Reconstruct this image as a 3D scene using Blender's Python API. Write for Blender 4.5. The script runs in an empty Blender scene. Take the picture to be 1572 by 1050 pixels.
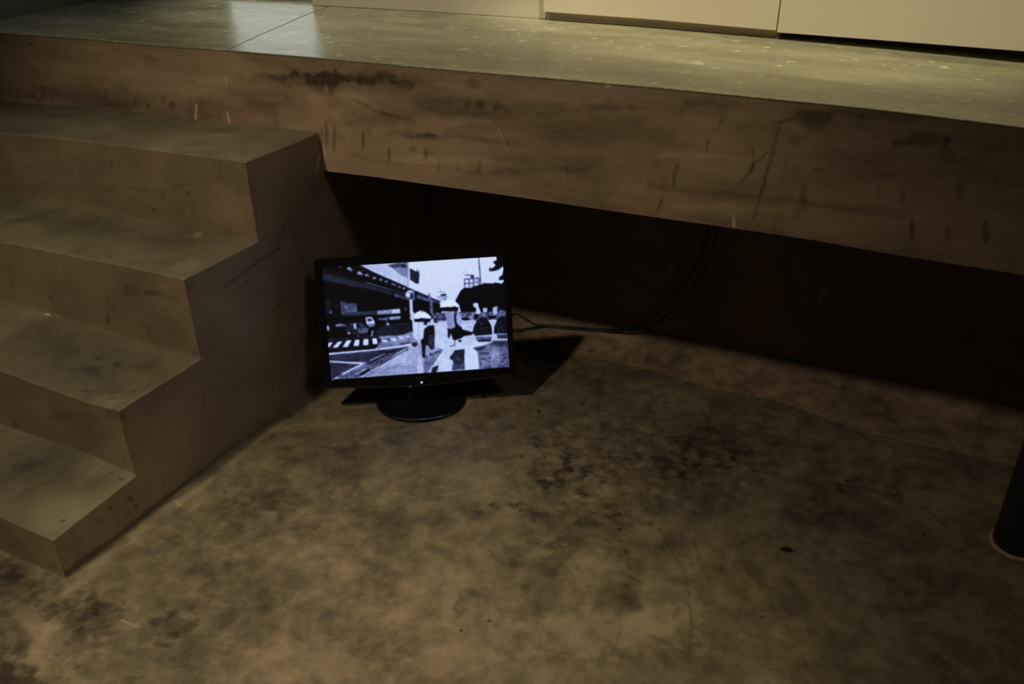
import bpy, bmesh, math, random
import numpy as np
from mathutils import Vector, Matrix

S = 1.1                      # survey units -> metres (a 22-inch monitor is 0.47 m wide)
sc = bpy.context.scene
COL = sc.collection

# ------------------------------------------------------------------ camera
CAM = (1.30426*S, -1.65777*S, 1.18213*S)
PITCH, YAW, ROLL, F = 0.504140, 0.451357, -0.0131, 1350.93
cd = bpy.data.cameras.new('camera'); cam = bpy.data.objects.new('camera', cd); COL.objects.link(cam)
cd.sensor_fit = 'HORIZONTAL'; cd.sensor_width = 36.0; cd.lens = 36.0*F/1572.0
cd.clip_start = 0.01; cd.clip_end = 60
_f = Vector((-math.sin(YAW)*math.cos(PITCH), math.cos(YAW)*math.cos(PITCH), -math.sin(PITCH)))
_r = Vector((math.cos(YAW), math.sin(YAW), 0)); _u = _r.cross(_f)
_c, _s = math.cos(ROLL), math.sin(ROLL)
R1 = _c*_r + _s*_u; U1 = -_s*_r + _c*_u
M = Matrix((R1, U1, -_f)).transposed().to_4x4(); M.translation = Vector(CAM)
cam.matrix_world = M
sc.camera = cam

# ------------------------------------------------------------------ world, lamps, exposure
w = bpy.data.worlds.new('world'); sc.world = w; w.use_nodes = True
w.node_tree.nodes['Background'].inputs[0].default_value = (1.0, 0.80, 0.55, 1)
w.node_tree.nodes['Background'].inputs[1].default_value = 0.015
sc.view_settings.view_transform = 'Standard'
try: sc.view_settings.look = 'None'
except Exception: pass
sc.view_settings.gamma = 1.0; sc.view_settings.exposure = 0.0; sc.view_settings.use_curve_mapping = False
sc.display_settings.display_device = 'sRGB'

def spot(name, loc, aim, power, color, size, angle, blend):
    d = bpy.data.lights.new(name, 'SPOT'); d.energy = power; d.color = color
    d.shadow_soft_size = size; d.spot_size = math.radians(angle); d.spot_blend = blend
    o = bpy.data.objects.new(name, d); COL.objects.link(o); o.location = Vector(loc)*S
    o.rotation_euler = (Vector(aim)*S - o.location).to_track_quat('-Z', 'Y').to_euler()
    return o
# two gallery spots on the ceiling track behind the viewer, plus an added fill
spot('track_or_fill_spot', (-0.30, -1.80, 2.80), (0.15, -0.42, 0.32), 128, (1.0, 0.83, 0.57), 0.09, 62, 1.0)
spot('track_or_fill_spot', (0.60, -1.75, 2.75), (0.66, -1.03, 0.0), 200, (1.0, 0.84, 0.53), 0.18, 38, 1.0)
spot('track_or_fill_spot', (2.10, -1.05, 2.90), (0.00, -0.65, 0.3), 42, (1.0, 0.93, 0.80), 0.30, 40, 1.0)  # unseen fill spot, added to lift the dark stair flank
# wall washers over the platform
spot('wall_washer', (0.95, 0.05, 2.5), (0.95, 0.85, 1.25), 145, (1.0, 0.90, 0.62), 0.08, 64, 0.5)
spot('wall_washer', (-0.35, 0.02, 2.5), (-0.25, 0.72, 1.20), 60, (1.0, 0.92, 0.70), 0.08, 60, 0.6)

# ------------------------------------------------------------------ helpers
rng = np.random.RandomState(7)
def vnoise(x, y, seed=0, octaves=4):
    out = np.zeros_like(x, dtype=float); amp = 1.0; tot = 0
    for o in range(octaves):
        r = np.random.RandomState(seed*31+o); T = r.rand(64, 64)
        fx = x*(2**o); fy = y*(2**o); ix = np.floor(fx).astype(int); iy = np.floor(fy).astype(int)
        tx = fx-ix; ty = fy-iy; tx = tx*tx*(3-2*tx); ty = ty*ty*(3-2*ty)
        a = T[ix % 64, iy % 64]; b = T[(ix+1) % 64, iy % 64]; c = T[ix % 64, (iy+1) % 64]; d = T[(ix+1) % 64, (iy+1) % 64]
        out += amp*((a*(1-tx)+b*tx)*(1-ty)+(c*(1-tx)+d*tx)*ty); tot += amp; amp *= 0.55
    return out/tot*2-1

def mesh_obj(name, verts, faces, mat=None, parent=None, sharp=35, smooth=True, loc=None):
    """verts in world metres; the object's origin goes to loc (or its parent's origin)"""
    V = np.array(verts, dtype=float).reshape(-1, 3)
    org = np.zeros(3)
    if parent is not None:
        p = parent
        while p is not None: org = org + np.array(p.location); p = p.parent
    if loc is not None: o_loc = np.array(loc) - org; V = V - np.array(loc)
    else: o_loc = np.zeros(3); V = V - org
    me = bpy.data.meshes.new(name); me.from_pydata(V.tolist(), [], faces); me.update()
    if smooth and len(me.polygons):
        me.polygons.foreach_set('use_smooth', [True]*len(me.polygons))
        if sharp: me.set_sharp_from_angle(angle=math.radians(sharp))
    if mat: me.materials.append(mat)
    o = bpy.data.objects.new(name, me); COL.objects.link(o); o.location = o_loc
    if parent is not None: o.parent = parent
    return o
def fix_normals(o):
    bm = bmesh.new(); bm.from_mesh(o.data); bmesh.ops.recalc_face_normals(bm, faces=bm.faces); bm.to_mesh(o.data); bm.free()
    if any(p.use_smooth for p in o.data.polygons): o.data.set_sharp_from_angle(angle=math.radians(35))
def empty(name, loc):
    o = bpy.data.objects.new(name, None); COL.objects.link(o); o.location = loc; o.empty_display_size = 0.05; return o
def tag(o, label=None, cat=None, group=None, kind=None):
    if label: o['label'] = label
    if cat: o['category'] = cat
    if group: o['group'] = group
    if kind: o['kind'] = kind
    return o

class Patches:
    """closed solids made of gridded quads patches; every patch knows its stain key"""
    def __init__(s): s.V = []; s.F = []; s.A = []; s.T = []; s.n = 0
    def grid(s, P, stain_or_light=None, tint=None):
        # P: (n, m, 3) array
        n, m = P.shape[:2]
        idx = np.arange(n*m).reshape(n, m)+s.n
        f = np.stack([idx[:-1, :-1], idx[1:, :-1], idx[1:, 1:], idx[:-1, 1:]], -1).reshape(-1, 4)
        s.V.append(P.reshape(-1, 3)); s.F.append(f)
        s.A.append(np.zeros(n*m) if stain_or_light is None else stain_or_light.reshape(-1)); s.T.append(np.zeros(n*m) if tint is None else tint.reshape(-1)); s.n += n*m
    def build(s, name, mat, parent=None, bevel=0, loc=None, weld=True):
        V = np.concatenate(s.V)*S; F = np.concatenate(s.F)
        org = np.zeros(3)
        p = parent
        while p is not None: org += np.array(p.location); p = p.parent
        if loc is not None: V = V-np.array(loc)
        else: V = V-org
        me = bpy.data.meshes.new(name)
        me.vertices.add(len(V)); me.vertices.foreach_set('co', V.reshape(-1))
        me.loops.add(F.size); me.loops.foreach_set('vertex_index', F.reshape(-1).astype(np.int32))
        me.polygons.add(len(F)); me.polygons.foreach_set('loop_start', np.arange(0, F.size, 4, dtype=np.int32))
        me.update(calc_edges=True); me.validate()
        a = me.attributes.new('stain_or_light', 'FLOAT', 'POINT'); a.data.foreach_set('value', np.concatenate(s.A).astype(np.float32))
        a = me.attributes.new('tint', 'FLOAT', 'POINT'); a.data.foreach_set('value', np.concatenate(s.T).astype(np.float32))
        if weld:
            bm = bmesh.new(); bm.from_mesh(me); bmesh.ops.remove_doubles(bm, verts=bm.verts, dist=1e-5)
            bmesh.ops.recalc_face_normals(bm, faces=bm.faces); bm.to_mesh(me); bm.free()
        me.polygons.foreach_set('use_smooth', [True]*len(me.polygons)); me.set_sharp_from_angle(angle=math.radians(40))
        me.materials.append(mat)
        o = bpy.data.objects.new(name, me); COL.objects.link(o)
        if loc is not None: o.location = loc
        if parent is not None: o.parent = parent
        if bevel:
            b = o.modifiers.new('bevel', 'BEVEL'); b.width = bevel; b.segments = 2; b.limit_method = 'ANGLE'; b.angle_limit = math.radians(50)
        return o

STAIN= {'F':[[[0.1272,-0.9774,0.0474,0.022,0.0477,-0.0421,0.6875],[0.2637,-0.9091,0.0295,0.0137,0.0198,-0.0203,0.8125],[0.2404,-0.8739,0.0377,0.0175,0.0138,-0.0143,0.5],[0.2894,-0.9507,0.0164,0.0076,0.0074,-0.0075,0.625],[0.1172,-0.9396,0.0323,0.0149,0.0188,-0.0169,0.625],[0.1062,-1.1116,0.0395,0.0184,0.0344,-0.0267,0.75],[-0.109,-0.9442,0.0567,0.0262,0.0377,-0.0293,0.4375],[0.3481,-0.8064,0.0759,0.0351,0.0467,-0.0551,0.375],[0.1774,-0.625,0.0736,0.0339,0.0405,-0.0472,0.375],[0.1977,-0.5459,0.0758,0.0348,0.041,-0.0509,0.4375],[0.3882,-0.9204,0.0405,0.0188,0.0239,-0.0269,0.375],[0.2057,-1.0506,0.0099,0.0046,0.0088,-0.0077,0.5],[0.4214,-0.535,0.0725,0.0334,0.0276,-0.0412,0.25],[0.5456,-0.6881,0.0438,0.0202,0.0224,-0.0341,0.4375],[0.6207,-0.8124,0.0252,0.0117,0.0093,-0.0141,0.4375],[0.2275,-0.3517,0.0476,0.0218,0.0147,-0.0207,0.375],[0.6747,-0.1415,0.0472,0.0216,0.0117,-0.0275,0.5],[0.6942,-0.2131,0.0587,0.0269,0.0201,-0.0467,0.75],[0.7505,-0.2556,0.0507,0.0233,0.0167,-0.0405,0.625],[0.6567,-0.3632,0.0309,0.0142,0.0064,-0.0132,0.75],[0.6166,-0.407,0.0367,0.0169,0.0113,-0.0218,0.5],[0.7229,-0.3806,0.0363,0.0167,0.0099,-0.0219,0.625],[0.8039,-0.4189,0.0583,0.0269,0.0094,-0.0224,0.625],[0.8667,-0.33,0.0598,0.0276,0.0122,-0.0333,0.5],[0.7629,-0.3213,0.0738,0.0339,0.0198,-0.0473,0.4375],[0.7552,-0.5061,0.0159,0.0073,0.0075,-0.016,0.625],[0.7863,-0.5639,0.0153,0.0071,0.0042,-0.009,0.5],[0.8179,-0.5157,0.0133,0.0062,0.0068,-0.0156,0.4375],[0.9814,-0.5306,0.0212,0.0098,0.0071,-0.0207,0.75],[0.9542,-0.499,0.0325,0.0151,0.0118,-0.0336,0.5],[0.9595,-0.4215,0.0225,0.0104,0.0218,-0.0649,0.375],[0.71,-0.621,0.0271,0.0126,0.0076,-0.0143,0.5],[0.7105,-0.6596,0.0107,0.0049,0.0104,-0.0191,0.625],[0.9208,-0.6807,0.01,0.0046,0.0016,-0.0038,0.5],[0.8371,-0.6009,0.0127,0.0059,0.0076,-0.017,0.375],[1.1569,-0.5401,0.0403,0.0187,0.0084,-0.0347,0.375],[1.1497,-0.6088,0.0117,0.0054,0.0034,-0.013,0.375],[0.9244,-0.1634,0.1395,0.064,0.032,-0.1031,0.4375],[0.8621,-0.0613,0.2007,0.0919,0.0334,-0.1029,0.5],[1.0761,0.0367,0.1599,0.0732,0.0158,-0.0727,0.375],[1.2357,-0.4214,0.0263,0.0122,0.0051,-0.028,0.5],[1.3033,-0.5226,0.0245,0.0114,0.0038,-0.0247,0.5],[1.4623,-0.2817,0.0638,0.0295,0.0028,-0.0504,0.375],[1.4749,-0.4157,0.0594,0.0276,0.0031,-0.0579,0.375],[1.3025,-0.0846,0.1088,0.05,0.0078,-0.0627,0.3125],[0.4777,-0.3684,0.0641,0.0294,0.0158,-0.0271,0.3125],[0.4032,-0.2987,0.0803,0.0368,0.0151,-0.0252,0.3125],[1.392,0.0512,0.113,0.0519,0.0046,-0.058,0.375],[0.4128,-0.4229,0.0889,0.0408,0.0292,-0.0461,-0.25],[0.0535,-0.624,0.0504,0.0232,0.0334,-0.0358,-0.35],[0.0373,-0.7447,0.042,0.0194,0.0264,-0.0259,-0.3],[0.2334,-0.4806,0.0773,0.0355,0.0407,-0.0539,-0.25],[0.5383,-0.866,0.1101,0.0511,0.0287,-0.0385,-0.35],[0.8902,-0.4823,0.0555,0.0257,0.021,-0.0545,-0.35],[0.9478,-0.6066,0.1131,0.0525,0.0204,-0.0536,-0.55],[0.8256,-0.2381,0.0314,0.0144,0.0076,-0.0205,-0.35],[1.0852,-0.0442,0.0116,0.0053,0.0031,-0.0139,-0.5],[1.0918,-0.0866,0.0101,0.0046,0.004,-0.0178,-0.5],[0.9565,-0.0318,0.0106,0.0049,0.0027,-0.0096,-0.4],[0.7919,-0.4653,0.0138,0.0063,0.0036,-0.0083,-0.4],[0.9565,-0.3104,0.071,0.0327,0.0106,-0.0333,-0.35],[0.5449,-0.2997,0.052,0.0238,0.0213,-0.0405,-0.3],[0.7582,-0.7639,0.0598,0.0278,0.0194,-0.0355,-0.3],[1.0509,-0.5325,0.0416,0.0193,0.013,-0.0429,-0.3],[0.0534,-1.0116,0.0316,0.0147,0.0192,-0.0157,-0.4],[0.1258,-1.0577,0.0303,0.0141,0.0176,-0.0145,-0.3],[0.773,-0.6663,0.0037,0.0017,0.0017,-0.0034,1.3],[0.737,-0.7061,0.0026,0.0012,0.0014,-0.0026,1.3],[1.2062,-0.4571,0.0031,0.0014,0.0008,-0.0038,1.3],[0.7984,-0.1231,0.004,0.0018,0.0017,-0.0046,1.2],[0.9141,-0.1951,0.0025,0.0012,0.0013,-0.0042,1.2],[0.5786,-0.0168,0.0043,0.002,0.0029,-0.0065,1.2],[0.8997,-0.3408,0.0035,0.0016,0.0016,-0.0046,1.3],[0.6949,-0.371,0.0037,0.0017,0.0017,-0.0037,1.3],[0.9119,-0.3753,0.0023,0.0011,0.001,-0.0028,1.2],[0.5904,0.3097,0.004,0.0018,0.0026,-0.0067,1.1],[1.4522,-0.1032,0.0035,0.0016,0.0003,-0.0051,1.2],[0.0954,-0.5832,0.0038,0.0018,0.003,-0.0034,1],[1.1274,-0.0578,0.0038,0.0017,0.0009,-0.0046,1],[1.2907,0.0097,0.0038,0.0017,0.0006,-0.0047,1],[0.6619,0.0563,0.0044,0.002,0.0022,-0.0055,1.0],[-0.0676,-0.9626,0.089,0.0412,0.0639,-0.0502,0.55],[0.0844,-1.107,0.0696,0.0324,0.0577,-0.0444,0.6],[0.0106,-0.9626,0.0328,0.0152,0.0271,-0.0224,0.4],[0.0439,-1.0567,0.031,0.0144,0.0374,-0.0293,0.4]],[[[0.9718,-0.3076,1.0116,-0.3558,1.0522,-0.4036,1.0734,-0.4528,1.0966,-0.5196,1.1101,-0.5851],0.0021,0.55],[[0.9754,-0.3059,1.0151,-0.3543,1.0556,-0.4021,1.0766,-0.4513,1.0997,-0.5181],0.002,-0.15],[[1.0474,-0.3169,1.0842,-0.3832,1.1029,-0.4174],0.0018,0.32000000000000006],[[0.8549,-0.6182,0.8799,-0.6997],0.0017,0.4],[[0.9881,-0.5781,0.996,-0.6504],0.0017,0.4],[[0.9267,-0.3869,0.9551,-0.4428],0.0019,0.48],[[1.3296,0.0177,1.3957,0.0046,1.4475,-0.0179,1.4983,-0.0714],0.0028,0.5],[[1.0929,-0.0407,1.1472,-0.0311,1.2436,-0.0365,1.3345,-0.0282],0.0028,0.4],[[0.1765,-0.9395,0.2189,-0.9381],0.0015,-1.0],[[0.0434,-0.902,0.0459,-0.9027],0.0025,-0.6],[[0.0148,-0.6443,0.0392,-0.6565],0.0019,-0.75],[[0.1093,-1.0955,0.0745,-1.0018,0.0297,-0.9358],0.0154,-0.4],[[-0.0006,-0.9055,0.0031,-0.7881,0.0021,-0.614,0.0054,-0.4836,0.0071,-0.2772],0.0025,0.5],[[0.0192,-0.9225,0.0269,-0.8103,0.0261,-0.639,0.0306,-0.5121,0.0326,-0.3093],0.0147,-0.3],[[0.4577,-0.5183,0.5712,-0.477,0.7052,-0.5094],0.002,0.3],[[0.6184,-0.8288,0.6404,-0.7394],0.0017,0.35]]],'P':[[[-0.0169,0.7382,0.1272,0.0106,-0.0023,-0.015,0.6],[0.0368,0.731,0.0453,0.0039,-0.0035,-0.0253,0.75],[-0.0917,0.7379,0.057,0.0047,-0.0018,-0.0106,0.5],[0.123,0.7527,0.1199,0.0099,-0.0015,-0.013,0.5],[0.2138,0.7532,0.0994,0.0084,-0.0012,-0.0128,0.45],[0.2515,0.7453,0.02,0.0017,-0.0007,-0.0085,0.6],[0.4189,0.7638,0.0154,0.0013,-0.0004,-0.0108,0.5],[0.37,0.7184,0.0939,0.0089,-0.0006,-0.0112,0.4],[0.4374,0.7152,0.0462,0.0045,-0.0005,-0.0166,0.4],[0.1581,0.6586,0.1209,0.0125,-0.0016,-0.0151,0.45],[0.3004,0.6429,0.0333,0.0037,-0.0006,-0.0088,0.7],[0.2378,0.6404,0.0679,0.0074,-0.0006,-0.0075,0.5],[0.1248,0.6129,0.004,0.0005,-0.0024,-0.0217,0.9],[0.1931,0.5857,0.0039,0.0005,-0.0014,-0.0155,0.9],[0.0438,0.6068,0.0047,0.0005,-0.0042,-0.0317,0.7],[0.0206,0.6135,0.0066,0.0007,-0.004,-0.0285,0.7],[0.2908,0.599,0.0051,0.0006,-0.0008,-0.0121,0.7],[0.3228,0.5729,0.0037,0.0005,-0.0009,-0.0152,0.5],[0.373,0.5793,0.0033,0.0004,-0.0006,-0.012,0.5],[0.4253,0.5859,0.0056,0.0007,-0.0005,-0.0148,0.5],[0.2572,0.6055,0.0103,0.0012,-0.0005,-0.0061,0.6],[0.3029,0.6034,0.0152,0.0018,-0.0003,-0.0045,0.5],[0.3616,0.6797,0.1106,0.0115,-0.0006,-0.0114,-0.4],[0.1764,0.7187,0.1018,0.0093,-0.0009,-0.0087,-0.3],[0.2794,0.5826,0.1496,0.0185,-0.0006,-0.0092,-0.35],[0.007,0.6884,0.0279,0.0026,-0.0027,-0.0183,-0.4],[0.5976,0.7308,0.1259,0.0123,0.0002,-0.0159,0.35],[0.674,0.6949,0.1621,0.0175,0.0008,-0.024,0.2],[0.7805,0.7575,0.1519,0.0144,0.0008,-0.0126,0.25],[0.465,0.5793,0.0934,0.0121,-0.0002,-0.0074,0.3],[0.6331,0.6053,0.0579,0.0074,0.0002,-0.0112,0.3],[0.0525,0.5735,0.0467,0.0056,-0.0021,-0.016,-0.2],[1.1116,0.7633,0.0299,0.0031,0.0024,-0.0162,0.85],[1.0592,0.752,0.0206,0.0021,0.0008,-0.0059,0.65],[1.1457,0.7819,0.0152,0.0015,0.0007,-0.0045,0.6],[1.1876,0.7677,0.0075,0.0008,0.0023,-0.0136,0.4],[1.2866,0.7405,0.0375,0.0043,0.0031,-0.0158,0.7],[1.0804,0.717,0.0137,0.0016,0.001,-0.0072,0.4],[1.3695,0.666,0.007,0.001,0.0039,-0.0184,0.5],[1.309,0.5813,0.0043,0.0007,0.0038,-0.0196,0.8],[1.4262,0.5952,0.005,0.0008,0.0048,-0.0213,0.8],[1.2814,0.6453,0.0053,0.0007,0.0032,-0.0167,0.4],[1.2412,0.6433,0.0032,0.0005,0.0022,-0.012,0.4],[1.3675,0.5857,0.0041,0.0007,0.003,-0.0145,0.5],[1.1131,0.6113,0.007,0.001,0.0033,-0.0228,0.45],[1.104,0.5828,0.0071,0.0011,0.0018,-0.0129,0.4],[1.13,0.6716,0.0136,0.0017,0.0007,-0.0049,0.5],[1.4128,0.7303,0.0659,0.008,0.0127,-0.0555,0.3],[1.2624,0.7121,0.1017,0.0123,0.0026,-0.0138,0.3],[0.8989,0.7724,0.0729,0.0069,0.0011,-0.0121,0.3],[1.2174,0.7821,0.082,0.0082,0.0016,-0.0089,0.35],[0.953,0.5695,0.0995,0.0148,0.001,-0.0094,-0.3],[0.8661,0.6641,0.0638,0.0077,0.0006,-0.0078,-0.25],[1.1723,0.6585,0.0977,0.013,0.0031,-0.0194,0.2],[-0.4802,0.6491,0.0068,0.0006,-0.0028,-0.0102,0.5],[-0.5817,0.6329,0.0071,0.0007,-0.0031,-0.0104,0.4],[-0.5378,0.627,0.007,0.0007,-0.0025,-0.0086,0.5],[-0.4553,0.6349,0.0113,0.0011,-0.0027,-0.0102,0.6],[-0.8377,0.6334,0.175,0.0157,-0.0079,-0.0218,0.35],[-0.6967,0.6169,0.1206,0.0115,-0.0035,-0.0107,0.3],[-0.9218,0.7554,0.0052,0.0003,-0.0014,-0.0035,1.0],[-0.3648,0.7029,0.0043,0.0004,-0.0008,-0.0032,0.8],[-0.6935,0.6344,0.0049,0.0005,-0.0011,-0.0035,0.8],[-0.0788,0.6909,0.0039,0.0004,-0.0005,-0.0031,0.8],[-1.0258,0.6129,0.1082,0.0098,-0.0093,-0.0227,0.4]],[[[1.0514,0.7404,1.0431,0.6768,1.0338,0.6052,1.026,0.5562],0.003,0.75],[[1.0081,0.6951,1.0132,0.663,1.0079,0.6457],0.0024,0.65],[[1.0361,0.6934,1.0173,0.6698,0.9919,0.6229],0.0024,0.65],[[0.9231,0.7029,0.9215,0.6798],0.0025,0.6],[[0.8677,0.6446,0.8616,0.6051],0.0033,0.7],[[0.9456,0.7513,0.9411,0.7349],0.0031,0.5],[[0.8412,0.5723,0.8338,0.5419],0.0027,0.6],[[0.9891,0.5573,0.9914,0.5359],0.0013,-2.5],[[0.8178,0.5951,0.8982,0.5954,1.0495,0.6074,1.1928,0.6025,1.3036,0.6092],0.0068,0.3],[[0.8135,0.6578,0.8657,0.6693,0.9424,0.6734,1.017,0.6723],0.0024,-0.3],[[-0.3709,0.6431,-0.3812,0.6093],0.0026,-1.5],[[-0.2564,0.726,-0.2581,0.7088],0.0025,-0.8],[[-0.2734,0.638,-0.2706,0.6125],0.0025,-1.2],[[0.1121,0.7041,0.1728,0.6822,0.2573,0.6718],0.0036,0.4],[[0.4446,0.698,0.4797,0.6781,0.502,0.6343],0.0025,0.35],[[0.4369,0.7,0.4736,0.6802,0.4974,0.6337],0.0028,-0.4],[[0.0806,0.5769,0.1431,0.5658,0.2319,0.5691],0.0056,0.35],[[0.0164,0.6239,0.0053,0.5311],0.0034,-0.5],[[0.0088,0.6231,-0.0034,0.5235],0.0029,0.9],[[0.6181,0.6202,0.6276,0.5862],0.0022,-0.4],[[0.2719,0.6427,0.4035,0.6486,0.5282,0.6486],0.0031,0.35],[[0.6724,0.7472,0.8073,0.75,0.9343,0.7526],0.0042,0.2],[[0.7186,0.792,0.7148,0.7867],0.0027,-2],[[0.0368,0.731,0.0384,0.7165],0.0022,-1],[[0.2136,0.7518,0.2806,0.7603],0.0025,0.4]]],'S':[[[-0.7813,0.0749,0.0053,-0.004,-0.0016,-0.0053,0.9],[-0.7337,0.0625,0.007,-0.0052,-0.0016,-0.0055,0.8],[-0.7257,0.0365,0.0043,-0.0032,-0.0016,-0.0056,0.7],[-0.7465,0.0354,0.0035,-0.0026,-0.001,-0.0034,0.9],[-0.8071,0.0636,0.0039,-0.003,-0.0012,-0.004,0.7],[-0.7767,0.0235,0.0027,-0.0021,-0.0008,-0.0027,0.8],[-0.6789,0.0913,0.003,-0.002,-0.0008,-0.0028,0.8],[-0.6445,0.1581,0.003,-0.0019,-0.0006,-0.0021,0.8],[-0.605,0.185,0.0023,-0.0014,-0.0006,-0.0021,-0.8],[-0.7049,0.2485,0.0138,-0.0083,-0.003,-0.0103,0.6],[-0.5818,0.2302,0.1357,-0.0774,-0.0149,-0.055,0.15],[-0.4761,0.4206,0.0134,-0.0058,-0.0042,-0.0159,0.5],[-0.3121,0.3643,0.0049,-0.0021,-0.0009,-0.0036,0.8],[-0.4496,0.2215,0.1144,-0.0611,-0.0221,-0.088,0.12],[-0.3006,0.2118,0.1089,-0.0543,-0.0178,-0.078,-0.1],[-0.8673,0.0432,0.0309,-0.0253,-0.0079,-0.0261,0.3]],[[[-0.38,0.3792,-0.2931,0.3897,-0.1895,0.3967],0.004,0.7],[[-0.2428,0.2612,-0.181,0.2675],0.0071,0.4],[[-0.9035,0.0084,-0.7507,0.0031,-0.6437,0.0016,-0.5059,-0.0029,-0.2543,-0.0176],0.0077,0.75],[[-0.4842,0.4387,-0.4881,0.2581],0.0027,0.3],[[-0.0263,0.5317,0.0012,0.5669],0.0033,-1],[[-0.2529,0.616,-0.2503,0.5275,-0.255,0.4407],0.003,0.3],[[-0.9117,0.0982,-0.907,0.0114],0.0029,0.5]]],'T4':[[[-0.7706,-0.0986,0.0641,0.0271,0.0284,-0.0238,0.5],[-0.2257,-0.0559,0.0322,0.0138,0.0159,-0.018,0.4],[-0.2193,-0.1728,0.028,0.012,0.0188,-0.0202,0.3],[-0.5638,-0.1021,0.1383,0.0587,0.0394,-0.0364,0.2],[-0.0501,-0.2351,0.0263,0.0114,0.016,-0.0184,-0.3],[-0.2021,-0.2322,0.0816,0.0352,0.0145,-0.0152,-0.2],[-0.7108,-0.2309,0.0756,0.0322,0.0209,-0.0167,0.3]],[]],'T3':[[[-0.199,-0.3421,0.054,0.0239,0.0226,-0.0229,0.35],[-0.4723,-0.354,0.0852,0.0376,0.0477,-0.0412,0.4],[-0.0413,-0.4281,0.0378,0.0168,0.0239,-0.0253,-0.35],[-0.1691,-0.4288,0.0518,0.023,0.0213,-0.0208,-0.2],[-0.5994,-0.3397,0.0586,0.0258,0.0376,-0.0307,0.3],[-0.147,-0.2853,0.0082,0.0036,0.0139,-0.015,-0.6]],[]],'T2':[[[-0.167,-0.6176,0.0149,0.0068,0.0171,-0.0153,0.55],[-0.1422,-0.5769,0.0063,0.0029,0.0064,-0.006,0.7],[-0.1956,-0.58,0.0076,0.0035,0.0045,-0.004,0.6],[-0.1146,-0.6806,0.0096,0.0044,0.004,-0.0036,0.6],[-0.0731,-0.5545,0.0251,0.0114,0.0203,-0.02,0.4],[-0.0435,-0.6853,0.0294,0.0134,0.0187,-0.0172,-0.35],[-0.3088,-0.6005,0.0646,0.0292,0.0473,-0.0395,0.15],[-0.4387,-0.5272,0.0547,0.0247,0.0271,-0.0221,0.2]],[[[-0.0555,-0.6856,-0.0329,-0.6674,-0.0319,-0.6349],0.0023,0.7]]],'T1':[[[-0.0248,-0.865,0.0028,0.0013,0.0031,-0.0026,1.2],[-0.016,-0.7305,0.0036,0.0016,0.0033,-0.0031,1.2],[-0.0502,-0.7253,0.0024,0.0011,0.0026,-0.0024,1],[-0.0721,-0.7235,0.0024,0.0011,0.0026,-0.0024,1],[-0.1773,-0.7906,0.0601,0.0276,0.0359,-0.0294,0.25],[-0.0878,-0.7727,0.0475,0.0218,0.0337,-0.0294,0.2],[-0.056,-0.846,0.0342,0.0157,0.0318,-0.0268,-0.2],[-0.2202,-0.7866,0.0243,0.0112,0.0151,-0.0121,0.3]],[]],'R4':[[[-0.2644,0.5071,0.0062,0.0009,-0.0027,-0.0098,0.5],[-0.4095,0.5631,0.0065,0.0008,-0.0031,-0.0098,0.5],[-0.1816,0.5235,0.006,0.0008,-0.0012,-0.0048,0.6],[-0.306,0.4661,0.0064,0.001,-0.0019,-0.0067,0.6],[-0.6562,0.5519,0.0943,0.0114,-0.0067,-0.0172,-0.2],[-0.0724,0.504,0.0569,0.0084,-0.0103,-0.048,-0.2],[-0.3658,0.5088,0.1264,0.0174,-0.002,-0.0067,0.2],[-0.1864,0.5427,0.0396,0.0054,-0.0012,-0.0047,0.3],[-0.7406,0.457,0.1475,0.0204,-0.0074,-0.0184,0.25],[0.0018,0.6174,0.0144,0.0018,-0.0029,-0.0147,0.4]],[]],'R3':[[[-0.2555,0.2955,0.0064,0.0014,-0.005,-0.0158,0.6],[-0.4323,0.3114,0.0057,0.0011,-0.0027,-0.0072,0.7],[-0.233,0.3291,0.0083,0.0017,-0.0032,-0.0102,0.4],[-0.1269,0.3847,0.0769,0.0151,-0.0019,-0.0065,0.4],[-0.0373,0.3799,0.0557,0.0113,-0.0125,-0.0484,-0.25],[-0.3682,0.4165,0.085,0.0151,-0.0093,-0.0252,-0.15],[-0.4613,0.3353,0.1339,0.0258,-0.0069,-0.0178,0.15],[-0.0131,0.2612,0.0115,0.0027,-0.0025,-0.0102,0.6]],[[[-0.1533,0.3061,-0.1401,0.2994,-0.1363,0.2858],0.0037,0.6],[[-0.1816,0.3893,-0.0889,0.3892,-0.0251,0.3929],0.0041,0.35]]],'R2':[[[-0.3466,0.126,0.0138,0.0039,-0.004,-0.0096,0.5],[-0.2892,0.2266,0.0854,0.0221,-0.0103,-0.0251,0.15],[-0.0226,0.2511,0.0282,0.0077,-0.0053,-0.0166,0.5],[-0.0808,0.1808,0.0588,0.017,-0.0117,-0.0354,0.15],[-0.0241,0.134,0.0039,0.0012,-0.0016,-0.0053,0.8],[-0.1263,0.2073,0.1174,0.0326,-0.0037,-0.0104,0.25]],[]],'R1':[[[-0.0843,0.0612,0.0814,0.0303,-0.0076,-0.019,0.1],[-0.031,0.0168,0.0164,0.0064,-0.0043,-0.0116,0.3]],[]]}
NOSE4 = [(-0.7771, 0.5984), (-0.5452, 0.6096), (-0.3339, 0.6152), (-0.1581, 0.618), (0.0024, 0.6203)]
BACK4 = [(-1.1179, 0.5861), (-0.6841, 0.6043), (-0.3878, 0.6086), (0.0005, 0.6175)]
NOSE3 = [(-0.5507, 0.4322), (-0.3872, 0.4364), (-0.1842, 0.4417), (0.0014, 0.4421)]
BACK3 = [(-0.8504, 0.4277), (-0.5684, 0.4388), (-0.1825, 0.4401), (0.0011, 0.4384)]
NOSE2 = [(-0.3315, 0.2663), (-0.0869, 0.2535), (-0.0051, 0.2574)]
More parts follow.
